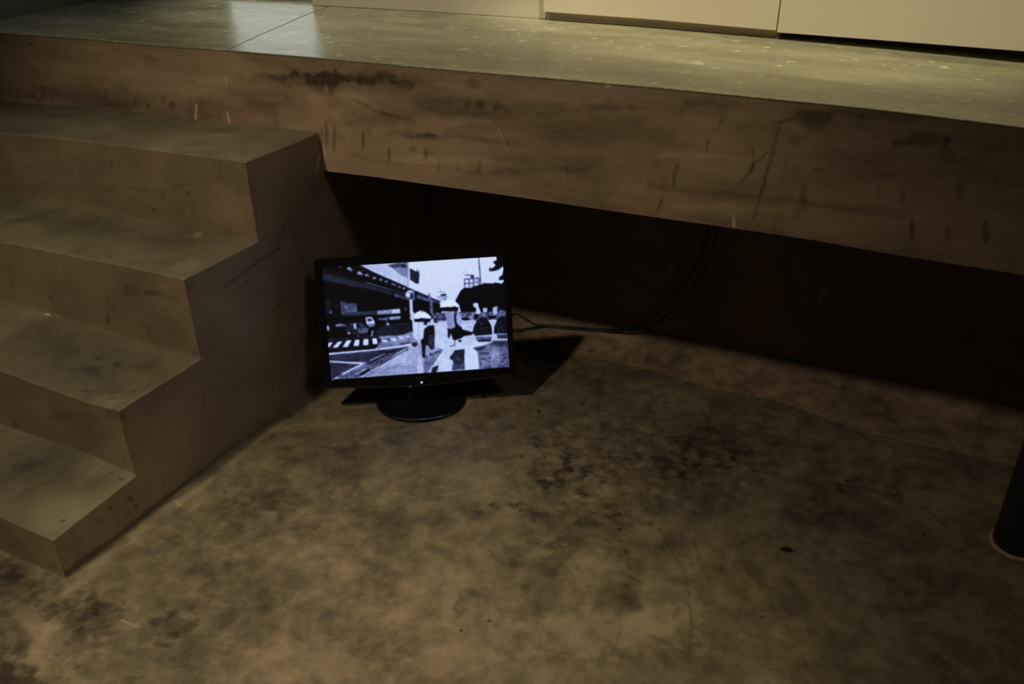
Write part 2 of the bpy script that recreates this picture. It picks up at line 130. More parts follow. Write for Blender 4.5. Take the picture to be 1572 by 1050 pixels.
BACK2 = [(-0.6203, 0.2703), (-0.366, 0.2686), (-0.139, 0.2562), (-0.0018, 0.2559)]
NOSE1 = [(-0.14, 0.1), (-0.0068, 0.0947)]
BACK1 = [(-0.3965, 0.1154), (-0.1159, 0.114), (-0.0017, 0.1021)]

def stain_at(key, X, Y):
    """wear marks painted on a surface: positive = dirt, negative = pale scuff. X, Y are the surface's own coordinates"""
    out = np.zeros(X.shape)
    if key not in STAIN: return out
    n1 = vnoise(X*22+5, Y*22+9, 3, 4); n2 = vnoise(X*22+45, Y*22+2, 4, 4)
    wx = n1*0.010; wy = n2*0.010
    n3 = vnoise(X*60, Y*60, 5, 3)
    blobs, lines = STAIN[key]
    for cx, cy, ax, ay, bx, by, k in blobs:
        det = ax*by-ay*bx
        if abs(det) < 1e-12: continue
        ext = 1.8*(max(abs(ax), abs(bx))+max(abs(ay), abs(by)))+0.02
        m = (abs(X-cx) < ext) & (abs(Y-cy) < ext)
        if not m.any(): continue
        small = min(1.0, math.hypot(ax, ay)/0.02)
        x = X[m]-cx+wx[m]*small; y = Y[m]-cy+wy[m]*small
        u = (x*by-y*bx)/det; v = (-x*ay+y*ax)/det
        d = np.sqrt(u*u+v*v)
        e = np.clip(1.45-d+(0.75*n3[m]+0.35*n1[m])*small, 0, 1)
        e = e*e*(3-2*e) if small > 0.5 else np.clip((1.3-d)*2, 0, 1)
        out[m] += k*e
    for pts, wd, k in lines:
        P = np.array(pts).reshape(-1, 2)
        lo = P.min(0)-wd*3-0.01; hi = P.max(0)+wd*3+0.01
        m = (X > lo[0]) & (X < hi[0]) & (Y > lo[1]) & (Y < hi[1])
        if not m.any(): continue
        x = X[m]+wx[m]*0.25; y = Y[m]+wy[m]*0.25; D = np.full(x.shape, 9.0)
        for a, b in zip(P[:-1], P[1:]):
            ab = b-a; L2 = max(ab@ab, 1e-12); t = np.clip(((x-a[0])*ab[0]+(y-a[1])*ab[1])/L2, 0, 1)
            D = np.minimum(D, np.hypot(x-a[0]-t*ab[0], y-a[1]-t*ab[1]))
        e = np.clip(1.5-D/max(wd, 0.0016)+0.5*n3[m], 0, 1)
        out[m] += k*e
    return np.clip(out, -1.5, 1.3)

# ------------------------------------------------------------------ materials
def nodes(name):
    m = bpy.data.materials.new(name); m.use_nodes = True
    nt = m.node_tree; return m, nt, nt.nodes['Principled BSDF']
def simple(name, col, rough=0.5, metal=0.0, emit=None, es=0, coat=0, noise=0.0, nscale=30):
    m, nt, b = nodes(name)
    b.inputs['Base Color'].default_value = (*col, 1); b.inputs['Roughness'].default_value = rough; b.inputs['Metallic'].default_value = metal
    b.inputs['Coat Weight'].default_value = coat
    if emit: b.inputs['Emission Color'].default_value = (*emit, 1); b.inputs['Emission Strength'].default_value = es
    if noise:
        tx = nt.nodes.new('ShaderNodeNewGeometry'); n = nt.nodes.new('ShaderNodeTexNoise'); n.inputs['Scale'].default_value = nscale; n.inputs['Detail'].default_value = 5
        nt.links.new(tx.outputs['Position'], n.inputs['Vector'])
        r = nt.nodes.new('ShaderNodeMapRange'); r.inputs[3].default_value = 1-noise; r.inputs[4].default_value = 1+noise
        nt.links.new(n.outputs[0], r.inputs[0])
        mx = nt.nodes.new('ShaderNodeMix'); mx.data_type = 'RGBA'; mx.blend_type = 'MULTIPLY'; mx.inputs[0].default_value = 1
        mx.inputs[6].default_value = (*col, 1); nt.links.new(r.outputs[0], mx.inputs[7]); nt.links.new(mx.outputs[2], b.inputs['Base Color'])
        bp = nt.nodes.new('ShaderNodeBump'); bp.inputs['Strength'].default_value = 0.15; bp.inputs['Distance'].default_value = 0.002
        nt.links.new(n.outputs[0], bp.inputs['Height']); nt.links.new(bp.outputs[0], b.inputs['Normal'])
    return m

def concrete(name, dark, mid, light, stretch=(1, 1, 1), scale=3.0, rough=(0.5, 0.8), tint=None, contrast=0.5, spec=0.5, bump=0.2, fine=0.25, streak=0.0):
    m, nt, b = nodes(name); N = nt.nodes.new; K = nt.links.new
    geo = N('ShaderNodeNewGeometry'); mp = N('ShaderNodeMapping'); mp.inputs['Scale'].default_value = stretch
    K(geo.outputs['Position'], mp.inputs['Vector'])
    n1 = N('ShaderNodeTexNoise'); n1.inputs['Scale'].default_value = scale; n1.inputs['Detail'].default_value = 9; n1.inputs['Roughness'].default_value = 0.62; n1.inputs['Distortion'].default_value = 0.6
    K(mp.outputs[0], n1.inputs['Vector'])
    n2 = N('ShaderNodeTexNoise'); n2.inputs['Scale'].default_value = scale*6; n2.inputs['Detail'].default_value = 8; n2.inputs['Roughness'].default_value = 0.7; n2.inputs['Distortion'].default_value = 0.3
    K(mp.outputs[0], n2.inputs['Vector'])
    mixn = N('ShaderNodeMix'); mixn.data_type = 'FLOAT'; mixn.inputs[0].default_value = fine
    K(n1.outputs[0], mixn.inputs[2]); K(n2.outputs[0], mixn.inputs[3])
    cr = N('ShaderNodeValToRGB'); e = cr.color_ramp.elements
    h = 0.5*contrast*0.5
    e[0].position = 0.5-h; e[0].color = (*dark, 1); e[1].position = 0.5+h; e[1].color = (*light, 1)
    q = cr.color_ramp.elements.new(0.5); q.color = (*mid, 1)
    K(mixn.outputs[0], cr.inputs[0]); col = cr.outputs[0]
    if tint:
        at = N('ShaderNodeAttribute'); at.attribute_name = 'tint'
        mt = N('ShaderNodeMix'); mt.data_type = 'RGBA'; mt.blend_type = 'MULTIPLY'; mt.inputs[7].default_value = (*tint, 1)
        K(at.outputs['Fac'], mt.inputs[0]); K(col, mt.inputs[6]); col = mt.outputs[2]
    st = N('ShaderNodeAttribute'); st.attribute_name = 'stain_or_light'
    up = N('ShaderNodeMath'); up.operation = 'MULTIPLY'; up.inputs[1].default_value = 0.8; up.use_clamp = True; K(st.outputs['Fac'], up.inputs[0])
    dn = N('ShaderNodeMath'); dn.operation = 'MULTIPLY'; dn.inputs[1].default_value = -0.55; dn.use_clamp = True; K(st.outputs['Fac'], dn.inputs[0])
    m1 = N('ShaderNodeMix'); m1.data_type = 'RGBA'; m1.blend_type = 'MULTIPLY'; m1.inputs[7].default_value = (0.22, 0.18, 0.17, 1)
    K(up.outputs[0], m1.inputs[0]); K(col, m1.inputs[6])
    m2 = N('ShaderNodeMix'); m2.data_type = 'RGBA'; m2.inputs[7].default_value = (min(1, light[0]*1.9), min(1, light[1]*1.9), min(1, light[2]*2.0), 1)
    K(dn.outputs[0], m2.inputs[0]); K(m1.outputs[2], m2.inputs[6]); K(m2.outputs[2], b.inputs['Base Color'])
    rr = N('ShaderNodeMapRange'); rr.inputs[1].default_value = 0.3; rr.inputs[2].default_value = 0.7; rr.inputs[3].default_value = rough[0]; rr.inputs[4].default_value = rough[1]
    K(n2.outputs[0], rr.inputs[0]); K(rr.outputs[0], b.inputs['Roughness'])
    b.inputs['Specular IOR Level'].default_value = spec
    n3 = N('ShaderNodeTexNoise'); n3.inputs['Scale'].default_value = 90; n3.inputs['Detail'].default_value = 6; K(geo.outputs['Position'], n3.inputs['Vector'])
    ad = N('ShaderNodeMath'); ad.operation = 'ADD'; K(n2.outputs[0], ad.inputs[0]); K(n3.outputs[0], ad.inputs[1])
    bp = N('ShaderNodeBump'); bp.inputs['Strength'].default_value = bump; bp.inputs['Distance'].default_value = 0.003
    K(ad.outputs[0], bp.inputs['Height']); K(bp.outputs[0], b.inputs['Normal'])
    return m

M_floor = concrete('floor_concrete', (0.066, 0.052, 0.034), (0.146, 0.115, 0.071), (0.245, 0.198, 0.124), scale=3.4, contrast=0.46, tint=(1.45, 1.28, 1.30), rough=(0.55, 0.8), bump=0.45, fine=0.50)
M_face = concrete('edge_concrete', (0.21, 0.145, 0.100), (0.34, 0.245, 0.155), (0.46, 0.34, 0.22), stretch=(0.45, 1, 1.9), scale=3.0, contrast=0.5, rough=(0.5, 0.8), bump=0.2, fine=0.3)
M_step = concrete('step_concrete', (0.19, 0.142, 0.094), (0.265, 0.198, 0.130), (0.34, 0.26, 0.17), scale=2.6, contrast=0.6, rough=(0.42, 0.62), bump=0.15, fine=0.25)
M_tread = concrete('tread_concrete', (0.100, 0.086, 0.058), (0.165, 0.142, 0.094), (0.235, 0.207, 0.135), scale=2.8, contrast=0.6, rough=(0.38, 0.58), bump=0.15, fine=0.25)  # greener than the risers: the overhead light's cast is painted in
M_top = concrete('platform_screed', (0.17, 0.158, 0.100), (0.25, 0.235, 0.155), (0.345, 0.33, 0.22), stretch=(0.7, 2.2, 1), scale=3.6, contrast=0.7, rough=(0.18, 0.36), bump=0.12, fine=0.35)  # green cast of the light from above is put into this colour
M_under = concrete('rough_concrete', (0.11, 0.078, 0.056), (0.165, 0.119, 0.086), (0.23, 0.170, 0.124), scale=3.0, contrast=0.8, rough=(0.7, 0.9))
M_plaster = simple('white_plaster', (0.70, 0.64, 0.51), 0.6, noise=0.04, nscale=8)
M_panel = simple('white_panel', (0.78, 0.71, 0.56), 0.5, noise=0.02, nscale=4)
M_recess = simple('recess_plaster', (0.52, 0.43, 0.34), 0.8, noise=0.08, nscale=20)
M_cavity = simple('dark_recess', (0.09, 0.072, 0.056), 0.9, noise=0.1, nscale=20)  # shade of the deep gap under the panels is put into this colour
M_greywall = simple('grey_green_wall', (0.34, 0.35, 0.30), 0.5, noise=0.05, nscale=6)
M_darkwall = simple('dark_brown_wall', (0.055, 0.048, 0.030), 0.5, noise=0.1, nscale=6)
M_gloss = simple('black_gloss_plastic', (0.006, 0.006, 0.007), 0.08, coat=0.6)
M_matte = simple('black_matte_plastic', (0.008, 0.008, 0.009), 0.45, noise=0.1, nscale=80)
M_cable = simple('black_rubber', (0.006, 0.006, 0.006), 0.55, noise=0.1, nscale=80)
M_steel = simple('black_painted_steel', (0.010, 0.010, 0.009), 0.42, noise=0.25, nscale=25)
M_ring = simple('worn_mortar_ring', (0.36, 0.25, 0.16), 0.85, noise=0.2, nscale=40)
M_chip = simple('charred_chip', (0.006, 0.006, 0.005), 0.6, noise=0.2, nscale=90)
M_flake = simple('pale_paint_flake', (0.62, 0.56, 0.44), 0.7, noise=0.1, nscale=90)
M_led = simple('violet_led', (0.1, 0.1, 0.6), 0.3, emit=(0.22, 0.16, 1.0), es=6)
M_logo = simple('grey_print', (0.05, 0.05, 0.045), 0.4)
M_window = simple('bright_window_glass', (0.2, 0.25, 0.25), 0.2, emit=(0.86, 0.96, 0.88), es=0.95)

# ------------------------------------------------------------------ setting
ZT, ZB, YB, YW = 0.7876, 0.5295, 0.615, 0.42
YR = [-0.9085, -0.7071, -0.4848, -0.2569, 0.0]     # riser planes
ZS = [0.0, 0.1025, 0.2599, 0.4371, 0.6119]          # tread heights
def ip(x, tab):
    t = sorted(tab); return np.interp(x, [p[0] for p in t], [p[1] for p in t])
TOPZ = [(-1.25, .777), (-1.0, .7785), (-.69, .7835), (-.44, .785), (-.22, .788), (.02, .790), (.25, .7905), (.44, .791), (.62, .7925), (.80, .793), (.93, .792), (1.08, .791), (1.2, .790), (1.31, .787), (1.43, .7825), (1.8, .77), (2.6, .75)]
BOTZ = [(-1.25, .524), (0, .524), (.157, .528), (.366, .530), (.527, .5315), (.8, .532), (1.0, .534), (1.14, .534), (1.26, .530), (1.37, .5285), (1.49, .528), (2.6, .528)]
REARZ = [(-1.25, .790), (-.45, .797), (-.04, .800), (.31, .8), (.61, .797), (.92, .791), (1.23, .7825), (1.44, .775), (1.8, .765), (2.6, .745)]
RAG = [(-.7, .27), (.397, .2707), (.494, .2741), (.54, .275), (.66, .277), (.767, .287), (.86, .265), (.948, .2526), (1.07, .270), (1.20, .2397), (1.32, .2198), (1.46, .2131), (1.59, .2146), (2.7, .21)]
def axis(*segs):
    out = []
    for a, b, st in segs: out += list(np.linspace(a, b, max(2, int(round((b-a)/st))+1))[:-1])
    out.append(segs[-1][1]); return np.array(out)

# floor
xs = axis((-4, -0.75, .25), (-0.75, 1.75, .0031), (1.75, 4.5, .25)); ys = axis((-5, -1.30, .3), (-1.30, 0.45, .0031), (0.45, 3.5, .3))
X, Y = np.meshgrid(xs, ys, indexing='ij')
rag = ip(X, RAG)+0.012*vnoise(X*14, Y*3, 11, 4)
t = np.clip((Y-rag)/0.006, 0, 1)
Z = 0.0010*t + 0.020*np.clip((Y-0.27)/(YW-0.27), 0, 1)**1.6 * (Y < YW+.01) + 0.022*np.exp(-np.clip(YW-Y, 0, 1)/.016)*(Y < YW+.01)
Z = Z*(X > -0.01) + 0.0010*vnoise(X*5, Y*5, 12, 3)*((Y < 0.2))*np.clip(abs(Y+.1)*4, 0, 1)*0
st = stain_at('F', X, Y)
grit = vnoise(X*55+1, Y*70+2, 17, 4)
st = np.where(st > .95, st, np.minimum(st, .70)) + np.clip(st, 0, .6)*grit*1.3
# the band just in front of the rough edge is older, greener and darker
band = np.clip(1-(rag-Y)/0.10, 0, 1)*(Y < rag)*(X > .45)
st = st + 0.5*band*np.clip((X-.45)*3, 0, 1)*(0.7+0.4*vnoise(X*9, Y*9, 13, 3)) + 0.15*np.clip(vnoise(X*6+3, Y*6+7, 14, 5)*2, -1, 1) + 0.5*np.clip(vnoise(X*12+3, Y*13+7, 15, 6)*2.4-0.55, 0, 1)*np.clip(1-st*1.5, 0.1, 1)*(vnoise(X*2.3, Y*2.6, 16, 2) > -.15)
P = Patches(); P.grid(np.stack([X, Y, Z], -1), st, t)
floor = P.build('floor', M_floor, weld=False); tag(floor, kind='structure')

def solid(P, x0, x1, y0, y1, z0, z1, n=(2, 2, 2)):
    X = np.linspace(x0, x1, n[0]); Y = np.linspace(y0, y1, n[1]); Z = np.linspace(z0, z1, n[2])
    def g(A, B, f): a, b = np.meshgrid(A, B, indexing='ij'); P.grid(f(a, b))
    g(X, Z, lambda a, b: np.stack([a, a*0+y0, b], -1)); g(X, Z, lambda a, b: np.stack([a, a*0+y1, b], -1))
    g(Y, Z, lambda a, b: np.stack([a*0+x0, a, b], -1)); g(Y, Z, lambda a, b: np.stack([a*0+x1, a, b], -1))
    g(X, Y, lambda a, b: np.stack([a, b, a*0+z0], -1)); g(X, Y, lambda a, b: np.stack([a, b, a*0+z1], -1))
def block(name, x0, x1, y0, y1, z0, z1, mat, parent=None, bevel=0.0, loc=None):
    P = Patches(); solid(P, x0, x1, y0, y1, z0, z1); return P.build(name, mat, parent, bevel, loc)

# wall under the platform, and the flank of the stairs going on under it
XX, ZZ = np.meshgrid(np.linspace(-.0, 2.6, 300), np.linspace(0, .524, 60), indexing='ij')
P = Patches()
STAIN['B'] = [[[.762, .238, .004, 0, 0, .022, -.5], [1.144, .228, .007, 0, 0, .022, -.5], [.25, .2, .1, 0, 0, .1, .2]], []]
P.grid(np.stack([XX, XX*0+YW, ZZ], -1), stain_at('B', XX, ZZ))
solid(P, 0, 2.6, YW+.001, YW+.12, 0, .524)
wb = P.build('wall_back', M_under, weld=False); tag(wb, kind='structure')
P = Patches(); solid(P, -1.25, -0.0005, 0.0005, YW+.12, 0, .5235)
YY, ZZ = np.meshgrid(np.linspace(0, YW, 90), np.linspace(0, .5235, 100), indexing='ij')
P.grid(np.stack([YY*0, YY, ZZ], -1), stain_at('S', YY, ZZ))
wu = P.build('wall_under', M_step, weld=False); tag(wu, kind='structure')

# ------------------------------------------------------------------ staircase
stair = empty('concrete_staircase', (-0.45*S, -0.45*S, 0))
tag(stair, 'cast concrete staircase with four worn steps rising left of the monitor to the platform', 'stairs')
NOSE = {4: NOSE4, 3: NOSE3, 2: NOSE2, 1: NOSE1}; BACK = {4: BACK4, 3: BACK3, 2: BACK2, 1: BACK1}
XL = -1.22
def tilt(tab, z, x):
    v = ip(x, tab); x0 = min(p[0] for p in tab)
    return v
for k in range(1, 5):
    y0, y1 = YR[k-1], YR[k]
    zb = 0.0 if k == 1 else None
    xs_ = axis((XL, -.9, .03), (-.9, 0, .006)); 
    nose = tilt(NOSE[k], ZS[k], xs_); back = tilt(BACK[k], ZS[k], xs_)
    low = np.zeros_like(xs_) if k == 1 else tilt(BACK[k-1], ZS[k-1], xs_)
    # make the outer corner exact
    P = Patches()
    zz = np.linspace(0, 1, 34); yy = np.linspace(0, 1, 44)
    XA, T = np.meshgrid(xs_, zz, indexing='ij')
    ZA = low[:, None]*(1-T)+nose[:, None]*T
    # hollow worn riser, tiny wobble along the nosing
    YA = np.full_like(ZA, y0) + 0.0025*vnoise(XA*6, ZA*3+k, 20+k, 3)*np.sin(math.pi*T) 
    P.grid(np.stack([XA, YA, ZA], -1), stain_at('R%d' % k, XA, ZA) + 0.16*vnoise(XA*8, ZA*10, 41+k, 4) - 0.28*np.clip(1-T*20, 0, 1)*(k < 4))  # last term paints light from the cove as a pale line at the riser foot
    front = P.n
    XB, U = np.meshgrid(xs_, yy, indexing='ij')
    YBb = y0*(1-U)+y1*U; ZBb = nose[:, None]*(1-U)+back[:, None]*U
    st = stain_at('T%d' % k, XB, YBb) + 0.15*vnoise(XB*7, YBb*12, 31+k, 4)
    P.grid(np.stack([XB, YBb, ZBb], -1), st, np.ones_like(st))
    # flank
    Zb_ = low[-1]
    UU, TT = np.meshgrid(yy, zz, indexing='ij')
    # this step's body reaches back to the platform face
    yfull = np.concatenate([np.linspace(y0, y1, 44), np.linspace(y1, 0, 2+int((0-y1)/.006))[1:]]) if k < 4 else np.linspace(y0, y1, 44)
    top_z = np.interp(yfull, [y0, y1, 0.0001], [nose[-1], back[-1], back[-1]])
    YC, TT = np.meshgrid(yfull, zz, indexing='ij')
    ZC = Zb_*(1-TT)+top_z[:, None]*TT
    P.grid(np.stack([YC*0, YC, ZC], -1), stain_at('S', YC, ZC)+0.08*vnoise(YC*7, ZC*7, 51, 4))
    # hidden sides: back, bottom and far end
    if k < 4:
        XD, UD = np.meshgrid(xs_, np.linspace(0, 1, 2), indexing='ij')
        P.grid(np.stack([XD, y1*(1-UD), np.repeat(back[:, None], 2, 1)*1.0], -1))
    XE, TE = np.meshgrid(xs_, zz, indexing='ij')
    P.grid(np.stack([XE, XE*0, low[:, None]*(1-TE)+back[:, None]*TE], -1))
    XD, UD = np.meshgrid(xs_, np.linspace(0, 1, 2), indexing='ij')
    P.grid(np.stack([XD, y0*(1-UD), np.repeat(low[:, None], 2, 1)], -1))
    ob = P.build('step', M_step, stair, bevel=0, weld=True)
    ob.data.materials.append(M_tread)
    # upward faces take a greyer-green colour standing in for the overhead light
    me = ob.data; nrm = np.zeros(len(me.polygons)*3); me.polygons.foreach_get('normal', nrm); nz = nrm.reshape(-1, 3)[:, 2]
    me.polygons.foreach_set('material_index', (nz > 0.7).astype(np.int32))
    # only the worn outer arrises are rounded
    co = np.zeros(len(me.vertices)*3); me.vertices.foreach_get('co', co); co = co.reshape(-1, 3)+np.array(stair.location)
    ev = np.zeros(len(me.edges)*2, dtype=np.int32); me.edges.foreach_get('vertices', ev); ev = ev.reshape(-1, 2)
    onose = (abs(co[:, 1]-y0*S) < 1e-4) & (abs(co[:, 2]-np.interp(co[:, 0]/S, xs_, nose)*S) < 1e-4)
    oside = (abs(co[:, 0]) < 1e-4) & (co[:, 1] < (y1+1e-4)*S) & (abs(co[:, 2]-np.interp(co[:, 1], [y0*S, y1*S], [nose[-1]*S, back[-1]*S])) < 1e-4)
    overt = (abs(co[:, 0]) < 1e-4) & (abs(co[:, 1]-y0*S) < 1e-4)
    wgt = np.zeros(len(me.edges))
    for msk in (onose, oside, overt): wgt[msk[ev[:, 0]] & msk[ev[:, 1]]] = 1
    at_ = me.attributes.new('bevel_weight_edge', 'FLOAT', 'EDGE'); at_.data.foreach_set('value', wgt.astype(np.float32))
    b = ob.modifiers.new('bevel', 'BEVEL'); b.width = 0.0035; b.segments = 2; b.limit_method = 'WEIGHT'

# ------------------------------------------------------------------ platform
plat = empty('concrete_platform', (0.7*S, 0.3*S, ZB*S))
tag(plat, 'long thick concrete platform slab overhanging the monitor, stained brown front edge and glossy green-grey top', 'platform')
xs_ = axis((-1.22, -1.0, .02), (-1.0, 1.6, .0032), (1.6, 2.6, .03)); tt = np.linspace(0, 1, 92)
XA, T = np.meshgrid(xs_, tt, indexing='ij')
tz = ip(xs_, TOPZ)-0.0030; bz = ip(xs_, BOTZ)
ZA = bz[:, None]*(1-T)+tz[:, None]*T
YA = 0.0008+0.0008*vnoise(XA*4, ZA*9, 61, 4)*np.sin(math.pi*T)
st = stain_at('P', XA, ZA)
st += 0.38*np.clip(vnoise(XA*3+9, ZA*13, 62, 5)*1.8, -0.6, 1)*0.8 + 0.28*np.clip(vnoise(XA*28, ZA*5+4, 63, 3)*3-1.1, 0, 1)*(T < .6)
P = Patches(); P.grid(np.stack([XA, YA, ZA], -1), np.clip(st, -1.3, 1.3))
XB, U = np.meshgrid(xs_, np.linspace(0, 1, 3), indexing='ij')
P.grid(np.stack([XB, U*0.672, np.repeat(bz[:, None], 3, 1)], -1))
rzz = ip(xs_, REARZ)
TZ2 = np.stack([tz, np.minimum(tz, (tz+rzz-.006)/2), rzz+(YW*0)-.008+0*tz], 1)
TZ2[:, 2] = tz+(rzz-ip(xs_, TOPZ))-.0005
TZ2[:, 1] = (TZ2[:, 0]+TZ2[:, 2])/2-.001
P.grid(np.stack([XB, U*0.672, TZ2], -1))
P.grid(np.stack([XB, XB*0+0.672, bz[:, None]*(1-U)+TZ2[:, 2][:, None]*U], -1))
for e in (0, -1):
    Yq, Tq = np.meshgrid(np.array([0, .672]), tt, indexing='ij')
    P.grid(np.stack([Yq*0+xs_[e], Yq, bz[e]*(1-Tq)+tz[e]*Tq], -1))
P.build('slab', M_face, plat)
def joint(y): return np.interp(y, [0, .04, .185, .348, .469, .579, .744, .95], [-.240, -.252, -.293, -.332, -.364, -.380, -.420, -.47])
for side in (0, 1):
    yy = axis((0, 0.672, .008)); u = np.linspace(0, 1, 110 if side == 0 else 420)
    Yg, Ug = np.meshgrid(yy, u, indexing='ij')
    J = joint(Yg)
    Xg = (-1.22*(1-Ug)+(J-.0016)*Ug) if side == 0 else ((J+.0016)*(1-Ug)+2.6*Ug)
    f = np.clip(Yg/YB, 0, 1); Zg = ip(Xg, TOPZ)*(1-f)+ip(Xg, REARZ)*f
    st = stain_at('Top', Xg, Yg)+0.5*np.clip(vnoise(Xg*4, Yg*16, 71, 5)*1.6-.1, -.7, 1)*.7 - 1.3*(vnoise(Xg*40, Yg*60, 72, 2) > .62)
    st -= 0.35*np.clip(1-Yg/.02, 0, 1) + .25*np.clip(1-(YB-.02-Yg)/.03, 0, 1)*(Yg < YB)
    st += 0.4*np.clip(1-abs(Xg-J)/.012, 0, 1)
    P = Patches(); P.grid(np.stack([Xg, Yg, Zg], -1), np.clip(st, -1.3, 1.2))
    
    def rim(A): B = A.copy(); B[..., 2] -= .0028; P.grid(np.stack([A, B], 1))
    G = np.stack([Xg, Yg, Zg], -1)
    rim(G[0]); rim(G[-1]); rim(G[:, 0]); rim(G[:, -1])
    P.build('top_screed', M_top, plat, bevel=0.0008)

# ------------------------------------------------------------------ rear walls above the platform
wr = block('wall_rear', -0.446, 2.6, .673, .80, 0, 2.6, M_cavity); tag(wr, kind='structure')
def zface(name, x0, x1, y0, y1, zlo, z1, mat, parent, bevel=.001):
    X = np.linspace(x0, x1, 14); P = Patches(); lo = np.array([zlo(x) for x in X])
    for y in (y0, y1):
        A = np.stack([np.stack([X, X*0+y, lo], -1), np.stack([X, X*0+y, X*0+z1], -1)], 1); P.grid(A)
    for zz in (lo, X*0+z1):
        A = np.stack([np.stack([X, X*0+y0, zz], -1), np.stack([X, X*0+y1, zz], -1)], 1); P.grid(A)
    for i in (0, -1):
        P.grid(np.array([[[X[i], y0, lo[i]], [X[i], y1, lo[i]]], [[X[i], y0, z1], [X[i], y1, z1]]]))
    return P.build(name, mat, parent, bevel)
rz = lambda x: float(ip(x, REARZ))
zface('plaster_panel', -0.4487, 0.3165, YB-.0005, YB+.0565, lambda x: rz(x)+.0005, 2.6, M_plaster, wr)
zface('wall_panel', 0.3170, 0.9235, YB-.02, YB+.0565, lambda x: float(np.interp(x, [.317, .614, .921], [.8218, .8188, .8109])), 2.6, M_panel, wr)
zface('wall_panel', 0.9255, 2.6, YB-.02, YB+.0565, lambda x: float(np.interp(x, [.928, 1.1985, 1.437, 2.6], [.8069, .8038, .8005, .785])), 2.6, M_panel, wr)
zface('recess_strip', 0.3175, 0.9235, YB+.002, YB+.0565, lambda x: rz(x)+.0005, .86, M_recess, wr)
for (a, b) in ((.318, .92), (.9265, 2.6)):     # dark shadow line: thin skirting strip on the platform
    zface('skirting_strip', a, b, YB-.004, YB+.002, lambda x: rz(x)+.0004, .0, M_cavity, wr) if False else None
# recess to the left of the plaster wall
wl = block('wall_rear_left', -1.22, -.8605, .673, .80, 0, 2.6, M_greywall); tag(wl, kind='structure')
wn = empty('window_1', (-.64*S, .70*S, .79*S)); tag(wn, kind='structure')
block('window_sill', -.86, -.449, .673, .74, .77, .812, M_greywall, wn)
block('window_frame', -.86, -.845, .673, .74, .8125, 2.6, M_greywall, wn)
block('window_pane', -.8448, -.449, .70, .71, .8125, 2.6, M_window, wn)
ws = block('wall_left', -1.36, -1.225, -2.5, .80, 0, 2.6, M_darkwall); tag(ws, kind='structure')

# ------------------------------------------------------------------ monitor
mon = empty('computer_monitor', (0.2973*S, -0.0999*S, 0.0))
tag(mon, 'glossy black flat monitor on an oval foot showing a black and white rainy street', 'monitor')
c0 = Vector((0.282, -0.0702, 0.217))*S
ax = Vector((.8625, .5056, .0200)).normalized(); n_ = Vector((.4602, -.8003, .3843)); n_ = (n_-ax*n_.dot(ax)).normalized()
up_ = n_.cross(ax).normalized()
def mp(u, v, d): return c0+ax*u+up_*v+n_*d
HW, HH = 0.2357, 0.1472
def loop(l, r, t, b, rad, bulge, d, k=5, m=24):
    """closed loop of points of a rounded rectangle, corner by corner; bulge lowers the middle of the bottom edge"""
    pts = []
    for (cx, cy, a0) in ((r-rad, t-rad, 0), (-l+rad, t-rad, 90), (-l+rad, -b+rad, 180), (r-rad, -b+rad, 270)):
        for i in range(k):
            a = math.radians(a0+90*i/(k-1)); pts.append((cx+rad*math.cos(a), cy+rad*math.sin(a)))
        if a0 == 180:
            for i in range(1, m):
                s = i/m; x = (-l+rad)*(1-s)+(r-rad)*s; pts.append((x, -b-bulge*math.sin(math.pi*s)**1.5))
        else:
            pass
    return [mp(x, y, d) for x, y in pts]
def loft(name, loops, mat, parent, cap0=False, cap1=False):
    V = []; F = []; n = len(loops[0])
    for L_ in loops: V += [tuple(p) for p in L_]
    for j in range(len(loops)-1):
        for i in range(n):
            F.append((j*n+i, j*n+(i+1) % n, (j+1)*n+(i+1) % n, (j+1)*n+i))
    if cap0: F.append(tuple(range(n))[::-1])
    if cap1: F.append(tuple(range((len(loops)-1)*n, len(loops)*n)))
    o = mesh_obj(name, V, F, mat, parent); fix_normals(o); return o
L1 = dict(l=HW+.0205, r=HW+.0160, t=HH+.0245, b=HH+.0255)
def grow(g, d, rad, bul): return loop(L1['l']+g, L1['r']+g, L1['t']+g, L1['b']+g, rad, bul, d)
loft('bezel', [loop(HW, HW, HH, HH, .0006, 0, -.0022), loop(HW, HW, HH, HH, .0006, 0, 0.0), loop(HW+.0012, HW+.0012, HH+.0012, HH+.0012, .0012, .0, .0009),
     grow(-.0035, .0012, .009, .0085), grow(-.0012, .0003, .010, .0095), grow(0, -.0022, .0115, .010), grow(0, -.012, .0115, .010), grow(-.002, -.016, .011, .010), grow(-.004, -.0162, .010, .009)], M_gloss, mon)
loft('back_cover', [grow(-.004, -.0158, .010, .009), grow(-.006, -.024, .010, .012), grow(-.03, -.036, .03, .006), grow(-.07, -.046, .04, 0), grow(-.09, -.048, .04, 0)], M_matte, mon, cap1=True)

